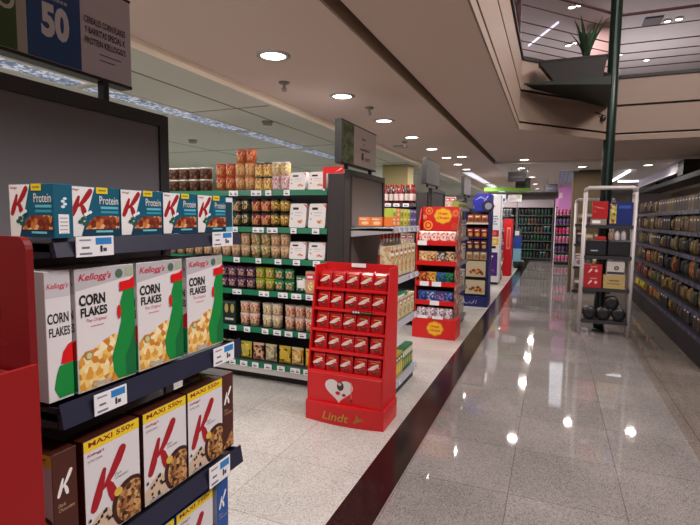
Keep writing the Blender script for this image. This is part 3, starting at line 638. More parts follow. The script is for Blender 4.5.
# fifth shelf: black multipacks and pinkish pots
def darkpack(name):
    o = MB().box(-.075, .075, 0, .12, 0, .225, M('#14201c', .35), .002).build(name); F = front()
    MB().decal(ell(-.032, .15, .022, .045, 14), M('#b09a5a'), F).decal(ell(.036, .15, .022, .045, 14), M('#a8985a'), F).decal(rect(-.05, .035, .05, .055), M('#b8c0b8'), F).decal(rect(-.07, .2, .07, .215), M('#3a4a44'), F).build('printed_front', o); return o
kd = Kind(darkpack, 'black_multipack', 'multipack')
for i, x in enumerate((-3.03, -2.868)): kd.put((x, 3.88, SN[4]+.0008), 0, 'black multipack with two pale drops, %s on the fifth shelf' % ('left one', 'right one'[0:9])[i], 'black multipacks')
def pk(c): return Kind(pot, 'soup_pot', 'pot', .045, .05, .112, M('#d8bca8'), PRINT(c, 55), M('#d8c8bc', .4))
pk1 = pk(['#c8644a', '#e0b8a0', '#a84a38', '#e8d4c0']); pk2 = pk(['#b8b488', '#e0d8b0', '#8aa058', '#e8e0c8'])
for i, x in enumerate((-2.71, -2.605, -2.46, -2.355, -2.215, -2.11, -2.005)):
    for l in range(2): (pk2 if i in (2, 3) else pk1).put((x, 3.93, SN[4]+.0008+l*.113), 0, '%s soup pot on the fifth green-railed shelf, %s, %s layer' % ('pale green' if i in (2, 3) else 'pink', nth(i), LAY[l]), 'pale soup pots on the fifth shelf')
# bottom shelf: noodle bags
cols = [(['#3a3a2a', '#6a6a38', '#2a2418'], '#8a8a40'), (['#c8a820', '#e8d050', '#2a2a18'], '#9aa83a'), (['#2a2420', '#c06a48', '#e0a080'], '#c9a890'), (['#8a8a80', '#d8d0b0', '#4a4a40'], '#c8c090'), (['#d8b818', '#3a3018', '#e8d868'], '#d0b020'), (['#c8982a', '#e8c870', '#7a4a20'], '#e0d0a0'), (['#d8b818', '#e8d868', '#b03020'], '#e0c030')]
nb = [Kind(pouch, 'noodle_bag', 'noodle bag', .125, .165, .05, PRINT(c, 40), PRINT([p, c[0], '#e0a868'], 60), M(p)) for c, p in cols]
for i, x in enumerate((-2.86, -2.71, -2.57, -2.43, -2.28, -2.145, -2.0)):
    nb[i].put((x, 3.935, SN[5]+.001), 0, '%s noodle bag on the bottom shelf, %s' % (('dark olive', 'yellow and green', 'black and pink', 'grey', 'yellow and black', 'amber', 'yellow and red')[i], nth(i)), 'noodle bags on the bottom shelf')

for z, kx_, n_, nm in ((SN[1], dk(['#6a4a2c', '#c0a070', '#3a2a1c']), 'second', 'brown-labelled soup pot'), (SN[2], kc1, 'third', 'beige soup cup'), (SN[3], kpu, 'fourth', 'purple sauce cup'), (SN[4], pk1, 'fifth', 'pink soup pot')):
    for i in range(7):
        kx_.put(((-2.92 if n_ == 'second' else -3.03 if n_ == 'third' else -3.07 if n_ == 'fourth' else -3.17)-.112*i, 3.93, z+.0008), 0, '%s far left on the %s gondola shelf, %s' % (nm, n_, ('nearest the others', 'second along', 'third along', 'fourth along', 'fifth along', 'sixth along', 'last')[i]), 'goods on the left half of the gondola')
for i in range(6): nb[(0, 3, 0, 3, 0, 3)[i]].put((-3.01-.145*i, 3.935, SN[5]+.001), 0, '%s noodle bag far left on the bottom shelf, %s' % (('dark olive', 'grey')[i % 2], ('nearest the others', 'second along', 'third along', 'fourth along', 'fifth along', 'last')[i]), 'noodle bags on the bottom shelf')

# ------------------------------------------------------------------ second endcap (tea, sauces) and its board
lipG = M('#7d7a82', .45)
endcap_unit('endcap_shelving', 'grey-backed endcap shelving with tea boxes behind the red pouch display', 3.85, [(1.487, .055), (1.05, .05), (.655, .05), (.14, .055)], M('#aaa7b0', .45), M('#a5a3a8', .5), W=.80, panel_w=.92, panel_x0=-.03, inner='#7f7875', frame=M('#332c2d', .5), top_z=1.955,
            tags=([(.10, .07, .04), (.24, .07, .04), (.40, .07, .04), (.56, .07, .04), (.70, .07, .04)], [(.5, .08, .04), (.68, .08, .04)], [(.68, .08, .04)], [(.2, .07, .04), (.7, .07, .04)]))
board('aisle_board', 'aisle board with green left third above the tea endcap', 3.66, .83, 1.995, 2.345, 2, .0395)
def teabox(c): return Kind(carton, 'tea_box', 'tea box', .104, .07, .074, M(c[0]), M(c[1]), M(c[2]))
tea = {'orange': teabox(['#f08038', '#f0a060', '#f6d0a0']), 'olive': teabox(['#b4ac3c', '#c8c468', '#8a8a2a']), 'green': teabox(['#bccc4c', '#d0d880', '#8aa038']), 'yellow': teabox(['#dccb2e', '#e0d868', '#a0982a']), 'purple': teabox(['#6a5898', '#8a7ab0', '#4a3a68'])}
for l, row in enumerate((('orange', 'orange', 'olive', 'yellow', 'olive', 'purple', 'purple'), ('green', 'orange', 'olive', 'yellow', 'green', 'purple', 'purple'))):
    for i, c in enumerate(row): tea[c].put((-1.225, 3.912+.108*i, 1.4878+l*.0745), EC, '%s tea box facing the aisle, %s in the %s layer' % (c, nth(i), LAY[l]), 'tea boxes on the endcap shelf')
for i, x in enumerate((-1.475, -1.368)): tea['orange'].put((x, 3.87, 1.4878), 0, 'orange tea box facing the camera, %s of the two at the shelf side' % ('left', 'right')[i], 'tea boxes on the endcap shelf')
TANC = M('#c0a884', .5)
k_tan = Kind(carton, 'sauce_carton', 'carton', .125, .09, .265, PRINT(['#c8b090', '#d8c8a8', '#b89a70', '#e0d4b8'], 28), PRINT(['#b89a6a', '#d8c4a0', '#9a4a38', '#c8a040'], 40), PRINT(['#c07a4a', '#d8b070', '#6a8a4a'], 50))
k_tan2 = Kind(carton, 'sauce_carton', 'carton', .125, .09, .19, PRINT(['#c8b090', '#d0c090', '#a8a070', '#e0d4b8'], 28), PRINT(['#b89a6a', '#d8c4a0', '#9a4a38'], 40), PRINT(['#c07a4a', '#6a9a5a', '#d8c0a0'], 50))
for i in range(6):
    k_tan.put((-1.235, 3.92+.132*i, 1.0508), EC, 'tall tan carton on the second endcap shelf below the tea, %s' % nth(i), 'tan cartons on the tea endcap')
    k_tan2.put((-1.235, 3.92+.132*i, .6558), EC, 'short tan carton on the third endcap shelf below the tea, %s' % nth(i), 'tan cartons on the tea endcap')
k_ket = Kind(bottle, 'sauce_bottle', 'bottle', .034, .37, M('#d8cfc8', .35), M('#b03028'), M('#b8141a', .35))
for i in range(6): k_ket.put((-1.37, 4.03+.1*i, 1.0508), EC, 'pale sauce bottle with red cap behind the tan cartons, %s' % nth(i), 'red capped bottles behind the cartons')
k_oil = Kind(carton, 'stock_carton', 'carton', .065, .08, .205, M('#b8a43a', .4), M('#1c6a48'), M('#d8c860'))
k_oil2 = Kind(carton, 'stock_carton', 'carton', .065, .08, .205, M('#1c6a4c', .4), M('#d8d0a0'), M('#b8a83a'))
for i in range(11): (k_oil if i < 6 else k_oil2).put((-1.23, 3.885+.07*i, .1408), EC, '%s stock carton on the bottom shelf of the tea endcap, %s' % ('yellow' if i < 6 else 'green', nth(i)), 'stock cartons on the tea endcap')
tag(MB().box(-.2, .2, 0, .12, 0, .03, M('#2a7a58'), .003).decal(rect(-.15, .005, .1, .022), PAPER, front()).build('shelf_tray', None, (-1.235, 4.2, .8475), EC), 'flat green tray lying on the short tan cartons', 'tray')

# ------------------------------------------------------------------ red chocolate pouch display
LX, LYY = -1.395, 3.27
t = thing('pouch_display', 'red cardboard display stand stacked with red chocolate pouches and gold script base', 'display stand', (LX, LYY, 0))
CRED = M('#c3141a', .38)
arcp = [(-.318, .33), (-.318, .005)] + [(-.318+.636*i/12, .005-.035*math.sin(PI*i/12)) for i in range(1, 12)] + [(.318, .005), (.318, .33)]
b = MB().prism(arcp, 0, .15, CRED, axis='z').build('base', t)
def FA(u, v, e): return (u, .005-.035*math.sin(PI*(u+.318)/.636)-e-.0008, v)
MB().text('Lindt', -.155, .032, .055, .095, M('#b08a34', .4), FA, 1, .25, .01).decal(stroke([(.10, .04, .006), (.125, .07, .012), (.12, .10, .005)]), M('#9a6a2a'), FA).decal(stroke([(.125, .05, .004), (.15, .075, .010), (.165, .06, .004)]), M('#9a6a2a'), FA).build('lettering', b)
p = MB().box(-.295, .295, .012, .33, .15, .372, CRED, .002).build('plinth', t); F = front(.012)
h = MB(); hp = []
for i in range(28):
    a = 2*PI*i/28; hp.append((-.042+.0072*16*math.sin(a)**3, .262+.0062*(13*math.cos(a)-5*math.cos(2*a)-2*math.cos(3*a)-math.cos(4*a))))
h.decal(hp[::-1], M('#d6cfd0', .35), F).decal(ell(-.03, .29, .028, .035, 18), M('#3a2620', .35), F, 2).decal(ell(-.035, .305, .014, .012, 14), M('#c9b8a8'), F, 3).decal(ell(-.05, .235, .02, .014, 14), CRED, F, 3).decal(ell(.0, .225, .016, .012, 14), M('#a01018'), F, 3).decal(rect(.055, .20, .062, .33), M('#e06a6a'), F, 2).decal(ell(.06, .19, .012, .014, 14), M('#7a1c14'), F, 3); h.build('heart_picture', p)
TZ = [.388, .545, .70, .858, 1.012]
for k, z in enumerate(TZ):
    y = .02+.028*k
    s = MB().box(-.296, .296, y, .30, z-.014, z-.002, CRED); s.prism([(y-.006, z-.016), (y, z-.016), (y, z+.004), (y-.006, z+.004)], -.297, .297, M('#d4191f', .3), axis='x'); s.build('tray', t)
for x in (-.308, .297): MB().prism([(.014, .15), (.33, .15), (.33, 1.185), (.14, 1.185), (.016, .40)], x, x+.011, CRED, axis='x').build('side_panel', t)
MB().box(-.297, .297, .319, .33, .37, 1.195, CRED).build('back_board', t)
MB().box(-.07, .05, .305, .309, 1.165, 1.195, PAPER).build('price_tag', t)
st = MB().box(.03, .20, .002, .005, -.008, .014, INK); F = front(.002)
for k in range(3): st.decal(rect(.04+.02*k, -.003, .054+.02*k, .010), PAPER, F)
st.decal(rect(.105, .001, .19, .008), M('#8a6a3a'), F).build('shelf_strip', t, (0, .064, TZ[2]+.15))
def rpouch(name):
    w, h, d = .103, .139, .05
    o = MB(); vs = []
    for (sw, sd, z) in ((.95, 1, 0), (1, 1, .012), (1, 1, h*.55), (.98, .7, h*.8), (.96, .16, h*.93), (.96, .08, h)):
        vs += [(x*w/2*sw, d/2+yy*d/2*sd, z) for x, yy in ((-1, -.8), (-.8, -1), (.8, -1), (1, -.8), (1, .8), (.8, 1), (-.8, 1), (-1, .8))]
    fs = [(i*8+k, i*8+(k+1) % 8, (i+1)*8+(k+1) % 8, (i+1)*8+k) for i in range(5) for k in range(8)] + [tuple(range(7, -1, -1)), tuple(range(40, 48))]
    b = o.add(vs, fs, M('#b00e17', .24)).build(name); F = front(-.0006)
    q = MB().decal(stroke([(-w*.45, h*.36, .005), (-w*.20, h*.43, .013), (w*.05, h*.53, .014), (w*.28, h*.66, .007)]), M('#e6cfc8', .35), F).decal(stroke([(w*.0, h*.46, .003), (w*.22, h*.56, .007), (w*.36, h*.52, .003)]), M('#d8b0a8', .35), F, 2)
    q.decal(ell(-w*.05, h*.24, .018, .016, 14), M('#5a1c14', .3), F).decal(ell(-w*.02, h*.27, .009, .006, 10), M('#9a5a44', .3), F, 2).decal(ell(w*.2, h*.2, .012, .011, 12), M('#7a161a', .3), F, 2); q.build('swirl_picture', b)
    MB().decal(rect(-w*.28, h*.70, w*.2, h*.745), GOLD, lambda u, v, e: (u, d/2-d/2*(1-.3*(v/h-.55)/.25)-e-.0012, v), 2).build('gold_mark', b)
    return b
kl = Kind(rpouch, 'chocolate_pouch', 'chocolate pouch')
TN = ('bottom', 'fourth', 'third', 'second', 'top')
for k, z in enumerate(TZ):
    for i in range(5):
        if True: kl.put((LX-.225+.113*i+random.uniform(-.006, .006), LYY+.045+.028*k, z-.0015), random.uniform(-.08, .08), 'red chocolate pouch on the %s tier of the red display, %s' % (TN[k], nth(i)), 'red chocolate pouches')
        kl.put((LX-.225+.113*i+random.uniform(-.006, .006), LYY+.12+.028*k, z-.0015), random.uniform(-.05, .05), 'red chocolate pouch behind the %s front pouch of the %s tier' % (nth(i), TN[k]), 'red chocolate pouches')

# ------------------------------------------------------------------ third gondola, its endcap and the lollipop display in front
G3 = 6.80
gondola('gondola_shelving', 'gondola with red bottles on top, seen past the tea endcap', -1.81, G3, 2.0, [1.775, 1.45, 1.15, .85, .5, .182], M('#3a3a40', .45), tags=[[(-.42, .09), (-.29, .09), (-.15, .09)], [], [], [], [], []])
kb1 = Kind(bottle, 'red_bottle', 'bottle', .033, .27, M('#7a1218', .25), M('#d8ccc8'), M('#a01018', .3))
kb2 = Kind(bottle, 'dark_bottle', 'bottle', .033, .27, M('#2a1216', .2), M('#c8b8b4'), M('#b01820', .3))
for r in range(2):
    for i in range(8):
        (kb1 if (i+r) % 3 else kb2).put((-2.44+.078*i, 6.87+.10*r, 1.7758), 0, '%s bottle on top of the third gondola, %s in the %s row' % ('red' if (i+r) % 3 else 'dark', nth(i), ('front', 'back')[r]), 'bottles on the third gondola')
kwp = Kind(carton, 'grocery_carton', 'carton', .10, .09, .19, M('#c8b8a8'), M('#a8303a'), PRINT(['#d0b080', '#e0d0b0', '#8a5a3a'], 50))
for k, z in enumerate((1.45, 1.15)):
    for i in range(6): kwp.put((-2.42+.105*i, 6.87, z+.0008), 0, 'pale grocery carton on the %s shelf of the third gondola, %s' % (('second', 'third')[k], nth(i)), 'grocery cartons on the third gondola')
endcap_unit('endcap_shelving', 'third endcap shelving with dark back board behind the lollipop display', 6.83, [(1.72, .05), (1.30, .05), (.95, .05), (.55, .05), (.13, .05)], M('#77757e', .45), M('#6a6870', .5), W=.80, panel_w=.92, panel_x0=-.03, inner='#55535a', frame=M('#2b282b', .5), top_z=1.985)
board('aisle_board', 'second aisle board down the row, above the lollipop display', 6.50, .83, 2.03, 2.37, 3, .0445)
kg1 = Kind(carton, 'grocery_carton', 'carton', .11, .09, .08, M('#9aa848'), M('#c8cc70'), M('#6a7a2a'))
for i in range(7): kg1.put((-1.225, 6.90+.112*i, 1.7208), EC, 'flat green carton on the top shelf of the third endcap, %s' % nth(i), 'green cartons on the third endcap')
mixk = [Kind(carton, 'grocery_carton', 'carton', .12, .09, .24, M(a), M(b_), PRINT([c, '#d8c8b0', b_], 45)) for a, b_, c in (('#a8a4a0', '#4a4a58', '#8a5a3a'), ('#c8c0b8', '#7a3a3a', '#b08a5a'), ('#8a8478', '#d8d4c8', '#5a6a4a'), ('#b0a898', '#3a4a6a', '#c8a060'))]
for k, z in enumerate((1.30, .95, .55, .13)):
    for i in range(6): mixk[(i*3+k) % 4].put((-1.235, 6.905+.132*i, z+.0008), EC, 'grey-beige carton on the %s shelf of the third endcap, %s' % (('second', 'third', 'fourth', 'bottom')[k], nth(i)), 'cartons on the third endcap')

t = thing('lollipop_display', 'red lollipop display stand with yellow flower logo on header and base', 'display stand', (-1.382, 6.2, 0))
LR = M('#d01a18', .38)
def flower(mb, cx, cz, r, F, lay, t1, t2):
    P = []
    for i in range(64):
        a = 2*PI*i/64; P.append((cx+r*(1+.12*abs(math.cos(4*a))**.7-.06)*math.cos(a), cz+r*.86*(1+.12*abs(math.cos(4*a))**.7-.06)*math.sin(a)))
    Q = [(cx+(x-cx)*.88, cz+(z-cz)*.88) for x, z in P]
    mb.decal(P, M('#c98a1a'), F, lay).decal(Q, M('#f0b41e', .4), F, lay+1)
    mb.text(t1, cx-r*.60, cz+r*.06, cx+r*.50, cz+r*.42, M('#c0161a'), F, lay+2, .2, .03).text(t2, cx-r*.66, cz-r*.42, cx+r*.66, cz-r*.06, M('#c0161a'), F, lay+2, .2, .03)
b = MB().box(-.285, .285, 0, .36, 0, .265, LR, .003); F = front(0); fb = MB(); flower(fb, .02, .135, .108, F, 1, 'Chupa', 'Chups'); bo = b.build('base', t); fb.build('flower_logo', bo)
for x in (-.262, .25):
    s = MB().prism([(.02, .265), (.36, .265), (.36, 1.70), (.24, 1.70), (.03, 1.30)], x, x+.012, M('#c81c1a', .4) if x < 0 else PRINT(['#8a4a3a', '#b08a78', '#a03028', '#6a5a58', '#c8a898'], 22, .4), axis='x'); s.build('side_panel', t)
MB().box(-.25, .25, .348, .36, .265, 1.5, M('#3a1014')).build('back_board', t)
hd = MB().box(-.235, .25, .235, .25, 1.40, 1.715, LR); F = front(.235); hb = hd.build('header', t)
q = MB()
for cx, cz, r, c1, c2 in ((-.15, 1.66, .05, '#e8862a', '#c81a1a'), (-.16, 1.47, .062, '#e8a03a', '#d02018'), (.20, 1.63, .055, '#d84a2a', '#e87a3a'), (.19, 1.46, .04, '#e05a2a', '#c01818'), (-.21, 1.58, .03, '#e8b070', '#d03020')):
    cl = lambda P: [(min(max(u, -.234), .249), min(v, 1.714)) for u, v in P]
    for k in range(3): q.decal(cl(ell(cx, cz, r*(1-.3*k), r*(1-.3*k), 20)), M((c1, c2)[k % 2]), F, 1+k)
q.build('circle_print', hb)
q = MB(); flower(q, .035, 1.595, .118, F, 5, 'Chupa', 'Chups'); q.build('flower_logo', hb)
LT = [1.245, .985, .715, .468]
for k, z in enumerate(LT):
    y = .03
    s = MB().box(-.25, .25, y, .346, z-.012, z, M('#8a1014')); so = s.build('tray', t)
    MB().prism([(y-.012, z-.03), (y, z-.03), (y, z+.03), (y-.012, z+.03)], -.26, .262, LR, axis='x').build('tray_front', so)
    for x in {0: (-.18,), 1: (), 2: (-.14, .02), 3: (.0,)}[k]: MB().box(x-.06, x+.06, y-.016, y-.0125, z-.03, z+.03, PAPER).build('price_tag', so)
for x in (-.15, .05): MB().box(x-.07, x+.07, -.004, -.0005, .262, .30, PAPER).build('price_tag', t)
def lolly(c): return Kind(pouch, 'sweet_bag', 'sweet bag', .125, .15, .045, PRINT(c, 40), PRINT(c[::-1], 70), M(c[0]))
lk = [[lolly(['#e8d0c8', '#d84a3a', '#f0e0d8'])]*4, [lolly(['#d8b080', '#b06a3a', '#e8d0a8']), lolly(['#c89a60', '#e0c090', '#8a4a28']), lolly(['#2a2428', '#d8c8b8', '#8a7a70']), lolly(['#c8a878', '#3a2a24', '#e0c8a0'])], [lolly(['#a81c1c', '#d8a03a', '#6a1414']), lolly(['#c89a2a', '#a82a1c', '#e0c060']), lolly(['#1c4a8a', '#2a7a7a', '#14385a']), lolly(['#0f5a3c', '#2a8a5a', '#0c3c28'])], [lolly(['#2a4a9a', '#5a7ac0', '#1c2c5a']), lolly(['#3a5aa8', '#c0c8e0', '#2a3a7a']), lolly(['#5a3a7a', '#3a4a9a', '#a888b8']), lolly(['#2c4c98', '#8a9ad0', '#20306a'])]]
cn = [('pale pink',)*4, ('tan', 'amber', 'black and white', 'brown'), ('red', 'yellow', 'blue', 'green'), ('blue', 'light blue', 'violet', 'deep blue')]
for k in range(4):
    for i in range(4): lk[k][i].put((-1.382-.18+.12*i, 6.285, LT[k]+.0012), 0, '%s sweet bag on the %s tray of the lollipop display, %s' % (cn[k][i], ('top', 'second', 'third', 'fourth')[k], nth(i)), 'sweet bags on the lollipop display')
kt_ = Kind(lambda n: MB().lathe([(.058, 0), (.062, .01), (.062, .12), (.056, .135)], PRINT(['#b8b4bc', '#e0dce0', '#7a7480', '#9a3a44', '#d8d0d4'], 45, .3), 16).build(n), 'lollipop_tub', 'tub')
for i in range(4): kt_.put((-1.382-.18+.12*i, 6.275, .2658), 0, 'silvery lollipop tub on the lowest tray of the red display, %s' % nth(i), 'silvery tubs on the lollipop display')

# ------------------------------------------------------------------ further gondolas and endcaps
for n, y0, lab in ((4, 9.78, 'fourth'), (5, 12.75, 'fifth'), (6, 15.7, 'sixth')):
    endcap_unit('endcap_shelving', '%s endcap shelving down the row, partly hidden by promotional stands' % lab, y0+.03, [(1.72, .05), (1.30, .05), (.95, .05), (.55, .05), (.13, .05)], M('#77757e', .45), M('#6a6870', .5), W=.80, panel_w=.92, panel_x0=-.03, inner='#55535a', frame=M('#2b282b', .5), top_z=1.985)
    gondola('gondola_shelving', '%s gondola down the row, mostly hidden by nearer shelving' % lab, -1.81, y0, 2.0, [1.775, 1.45, 1.15, .85, .5, .182], M('#3a3a40', .45), bays=2)
    for k, z in enumerate((1.30, .95, .55, .13)):
        for i in range(5): mixk[(i+k*2+n) % 4].put((-1.235, y0+.12+.15*i, z+.0008), EC, 'carton on the %s shelf of the %s endcap, %s' % (('second', 'third', 'fourth', 'bottom')[k], lab, nth(i)), 'cartons on the %s endcap' % lab)
    kx = Kind(carton, 'grocery_carton', 'carton', .10, .09, .22, M(('#c8a8a0', '#b8c0c8', '#c0b090')[n-4]), M('#b02a30'), PRINT(['#d8c8b8', '#a84a3a', '#e0d8c8'], 50))
    for i in range(7): kx.put((-2.5+.105*i, y0+.06, 1.7758), 0, 'red and white carton on top of the %s gondola, %s' % (lab, nth(i)), 'cartons on the %s gondola' % lab)
    if n == 4: board('aisle_board', 'third aisle board down the row, small and far away', 9.5, .80, 2.03, 2.37, 3, .0445)

# blue biscuit display
t = thing('biscuit_display', 'dark blue display stand with two framed biscuit pictures and white shelf edge', 'display stand', (-1.243, 8.85, 0))
NB = M('#1a1c5a', .35)
b = MB().box(-.225, .225, 0, .36, 0, .19, NB, .003).build('base', t)
MB().decal(stroke([(-.19, .12, .006), (-.18, .06, .008), (-.13, .055, .005)]), M('#b8b8d0'), front(0)).decal(stroke([(-.11, .055, .005), (-.09, .09, .006), (-.07, .055, .005)]), M('#a8a8c8'), front(0)).decal(stroke([(-.05, .06, .008), (-.02, .08, .008), (-.01, .12, .005)]), M('#a8a8c8'), front(0)).decal(stroke([(.02, .06, .005), (.03, .12, .005)]), M('#a8a8c8'), front(0)).build('lettering', b)
for x in (-.225, .19): MB().box(x, x+.035, .0, .36, .19, 1.76, NB).build('side_panel', t)
MB().box(-.19, .19, .34, .36, .19, 1.76, M('#1a1830')).build('back_board', t)
for z, m, e in ((1.02, NB, '#1a1a30'), (1.235, NB, '#1a1a30'), (1.50, M('#c8c4c0'), 'w')):
    MB().box(-.19, .19, .0, .34, z-.03 if e == 'w' else z-.02, z, m).build('shelf', t)
bis = PRINT(['#7a2a1c', '#c8902c', '#5a1c14', '#a84a2a'], 30)
for z0, z1 in ((.21, .50), (.52, .84)):
    q = MB().box(-.19, .19, -.002, .30, z0, z1, M('#15141c')).decal(rect(-.17, z0+.02, .17, z1-.02), M('#b8a88a', .5), front(-.002)); F = front(-.002)
    for i, (cx, cz) in enumerate(((-.08, .07), (-.03, .10), (.02, .06), (.08, .08), (.05, .11), (.11, .05))): q.decal(ell(cx, z0+cz+.03, .035, .028, 12), bis, F, 2+i)
    q.build('biscuit_picture', t)
hx = MB().prism([(-.05, 1.70), (.16, 1.70), (.24, 1.76), (.24, 1.98), (.20, 2.01), (-.02, 2.01), (-.10, 1.90)], .04, .22, M('#1f2496', .25)); hx.decal(stroke([(-.05, 1.90, .004), (.04, 1.95, .012), (.14, 1.90, .006)]), M('#8a90e0', .3), front(.04)).decal(stroke([(.10, 1.88, .004), (.16, 1.96, .010)]), M('#a8aee8', .3), front(.04)); hx.build('header', t)  # pale strokes are highlights painted on the header
MB().prism([(.17+.105*math.cos(2*PI*i/24), 1.79+.105*math.sin(2*PI*i/24)) for i in range(24)], .0, .04, M('#14123a', .3)).decal(ell(.18, 1.79, .06, .06, 20), M('#8a8a9c', .35), front(0)).build('round_emblem', t)
kbx = [Kind(carton, 'biscuit_box', 'box', .11, .09, h, M(a), M(b_), M(c)) for a, b_, c, h in (('#6a1418', '#a83a30', '#c8903a', .17), ('#3a1a1c', '#8a2a28', '#b8905a', .17), ('#8a4a24', '#c87a3a', '#5a2a1c', .14), ('#a8845c', '#c8a87c', '#8a6a48', .15))]
for k, (z, kk_) in enumerate(((1.5, 2), (1.235, 0), (1.02, 1), (.841, 3))):
    for i in range(3): kbx[kk_].put((-1.243-.122+.122*i, 8.87, z+.0008), 0, '%s biscuit box on the %s level of the dark blue stand, %s' % (('brown', 'red', 'dark red', 'tan')[k], ('top', 'second', 'third', 'lowest')[k], nth(i)), 'biscuit boxes on the dark blue stand')

# white coffee display
t = thing('coffee_display', 'tall white promotional stand with purple panel and red picture', 'display stand', (-1.30, 12.1, 0))
b = MB().box(-.16, .14, 0, .4, .06, 2.14, M('#e2e0e6', .4), .01).build('body', t); F = front(0); q = MB()
q.decal(rect(-.12, .21, .10, .78), M('#4a1c7a'), F).decal(stroke([(-.08, .30, .006), (.0, .36, .02), (.05, .30, .004)]), M('#8a5ab8'), F, 2).decal(rect(-.09, .66, .0, .70), WHITE, F, 2).decal(rect(-.09, .60, -.03, .63), WHITE, F, 2).build('purple_panel', b)
MB().decal(rect(-.10, 1.15, .11, 1.31), M('#a81c20'), F).decal(ell(0, 1.23, .06, .05, 14), M('#d8605a'), F, 2).build('red_picture', b)
MB().decal(rect(-.10, .955, .11, 1.12), M('#d8b03a'), F).decal(ell(0, 1.03, .06, .05, 14), M('#e8d080'), F, 2).decal(rect(-.08, .87, .05, .93), M('#1c1820'), F).build('yellow_picture', b)
q = MB()
for k, (z, w_, c) in enumerate(((1.62, .16, '#5a6aa8'), (1.56, .18, '#6a78b0'), (1.50, .14, '#6a78b0'), (1.44, .17, '#7a88b8'), (1.86, .10, '#c84a4a'))):
    for j in range(4): q.decal(rect(-.09+w_*j/4, z, -.09+w_*(j+.8)/4, z+.03), M(c), F)
q.build('lettering', b)
MB().box(-.14, .12, .03, .38, 0, .06, M('#2a2830')).build('plinth', t)
# narrow red stand and light blue stand
t = thing('red_stand', 'narrow plain red promotional stand beyond the white coffee stand', 'display stand', (-1.145, 14.2, 0))
b = MB().box(-.125, .10, 0, .4, 0, 1.58, M('#c8141c', .38), .004).build('body', t)
MB().decal(rrect(-.04, .75, .06, 1.35, .01), M('#e08a80'), front(0)).decal(rect(-.02, .8, .04, 1.3), M('#c83a3c'), front(0), 2).build('printed_panel', b)
t = thing('blue_stand', 'light blue promotional stand just beyond the narrow red stand', 'display stand', (-1.08, 17, 0))
b = MB().box(-.12, .12, 0, .4, .0, .62, M('#8ac4e0', .4), .004).build('body', t); MB().box(-.12, .12, 0, .3, .62, 1.0, M('#2a4aa8', .4)).build('upper_box', t); MB().box(-.10, .10, .05, .35, 1.0, 1.25, M('#4a4a54', .5)).decal(rect(-.08, 1.05, .05, 1.2), PAPER, front(.05)).build('top_box', t)
tag(MB().lathe([(.10, 0), (.13, .04), (.15, .2), (.13, .22)], M('#14241c', .4), 16).build('plant_pot', None, (-1.03, 16.74, 0)), 'dark green pot on the floor in front of the light blue stand', 'pot')

# ------------------------------------------------------------------ far wall of shelving
def farbay(x0, x1, y, name, label, m, side, tops=(1.75, 1.42, 1.1, .78, .45, .12), ztop=2.05):
    t = thing(name, label, 'shelving', (x0, y, 0)); W = x1-x0
    MB().box(0, W, .45, .48, 0, ztop, m).build('back_panel', t)
    for x in (0, W-.03): MB().box(x, x+.03, 0, .45, 0, ztop, side).build('upright', t)
    for z in tops: MB().box(.03, W-.03, .0, .45, z-.04, z, M('#3c4240', .5)).build('shelf', t)
    MB().box(.03, W-.03, .05, .45, 0, .08, BLACK).build('plinth', t)
FC = {'green': PRINT(['#1c3c30', '#2a4a3c', '#101c18', '#3a5a48'], 30), 'black': PRINT(['#15161a', '#2a2c30', '#0c0d10', '#4a4a4c'], 30), 'teal': PRINT(['#1c4448', '#2c5a5c', '#142c30'], 30), 'brown': PRINT(['#4a3428', '#7a5a44', '#2a1c18'], 30), 'grey': PRINT(['#5a5c60', '#8a8c90', '#3a3c40'], 30), 'pink': PRINT(['#c85a88', '#e8a0bc', '#8a2a58'], 30), 'magenta': PRINT(['#b81c58', '#e04a80', '#7a1038'], 30), 'violet': PRINT(['#5a3a6a', '#8a6a9c', '#32203c'], 30)}
fk = {}
for c_, m_ in FC.items():
    fk[c_] = Kind(tin, 'toiletry_bottle', 'bottle', .052, .23, m_, M('#c8ccc8', .4) if c_ in ('grey', 'teal', 'pink') else M('#22242a', .4))
for b, (x0, x1, y, lab, pal, side) in enumerate(((-2.6, -1.33, 20.1, 'far dark shelving bay at the end of the aisle, leftmost', ('black', 'green', 'brown', 'grey'), M('#5a5a60')), (-1.32, -.02, 20.1, 'far dark shelving bay closing the aisle, with green and black bottles', ('green', 'black', 'teal', 'green', 'black', 'brown'), M('#5a5a60')), (.03, .68, 18.8, 'far white-framed bay of pink cosmetics right of the dark bay', ('pink', 'violet', 'magenta', 'black', 'pink'), M('#d8d4dc')), (.70, 1.6, 18.8, 'far shelving bay behind the grey racks', ('violet', 'grey', 'black', 'pink'), M('#8a8a90')))):
    farbay(x0, x1, y, 'far_shelving', lab, M('#26282c') if b < 2 else M('#3a2c3a'), side)
    rr = random.Random(b)
    n = int((x1-x0-.1)/.118)
    for k, z in enumerate((1.75, 1.42, 1.1, .78, .45, .12)):
        i0 = 0
        while i0 < n:
            c_ = rr.choice(pal); run = rr.choice((2, 3, 4))
            for i in range(i0, min(n, i0+run)): fk[c_].put((x0+.09+.118*i, y+.10, z+.0008), 0, '%s bottle on the %s shelf of the %s, %s' % (c_, ('top', 'second', 'third', 'fourth', 'fifth', 'bottom')[k], ('leftmost far bay', 'dark far bay', 'pink far bay', 'rightmost far bay')[b], nth(i)), 'bottles in the far bays')
            i0 += run
    # pale header fascia over the bay

    MB_ = MB().box(x0, x1, y, y+.06, 2.05, 2.34, (M('#b8a8ae', .6), M('#c8bcc4', .6), M('#d88ac8', .5), M('#8a7a70', .6))[b]); tag(MB_.build('shelf_header'), ('pale blank header above the leftmost far bay', 'pale pinkish header above the dark far bay', 'bright pink header above the pink far bay', 'brown header above the rightmost far bay')[b], 'header')

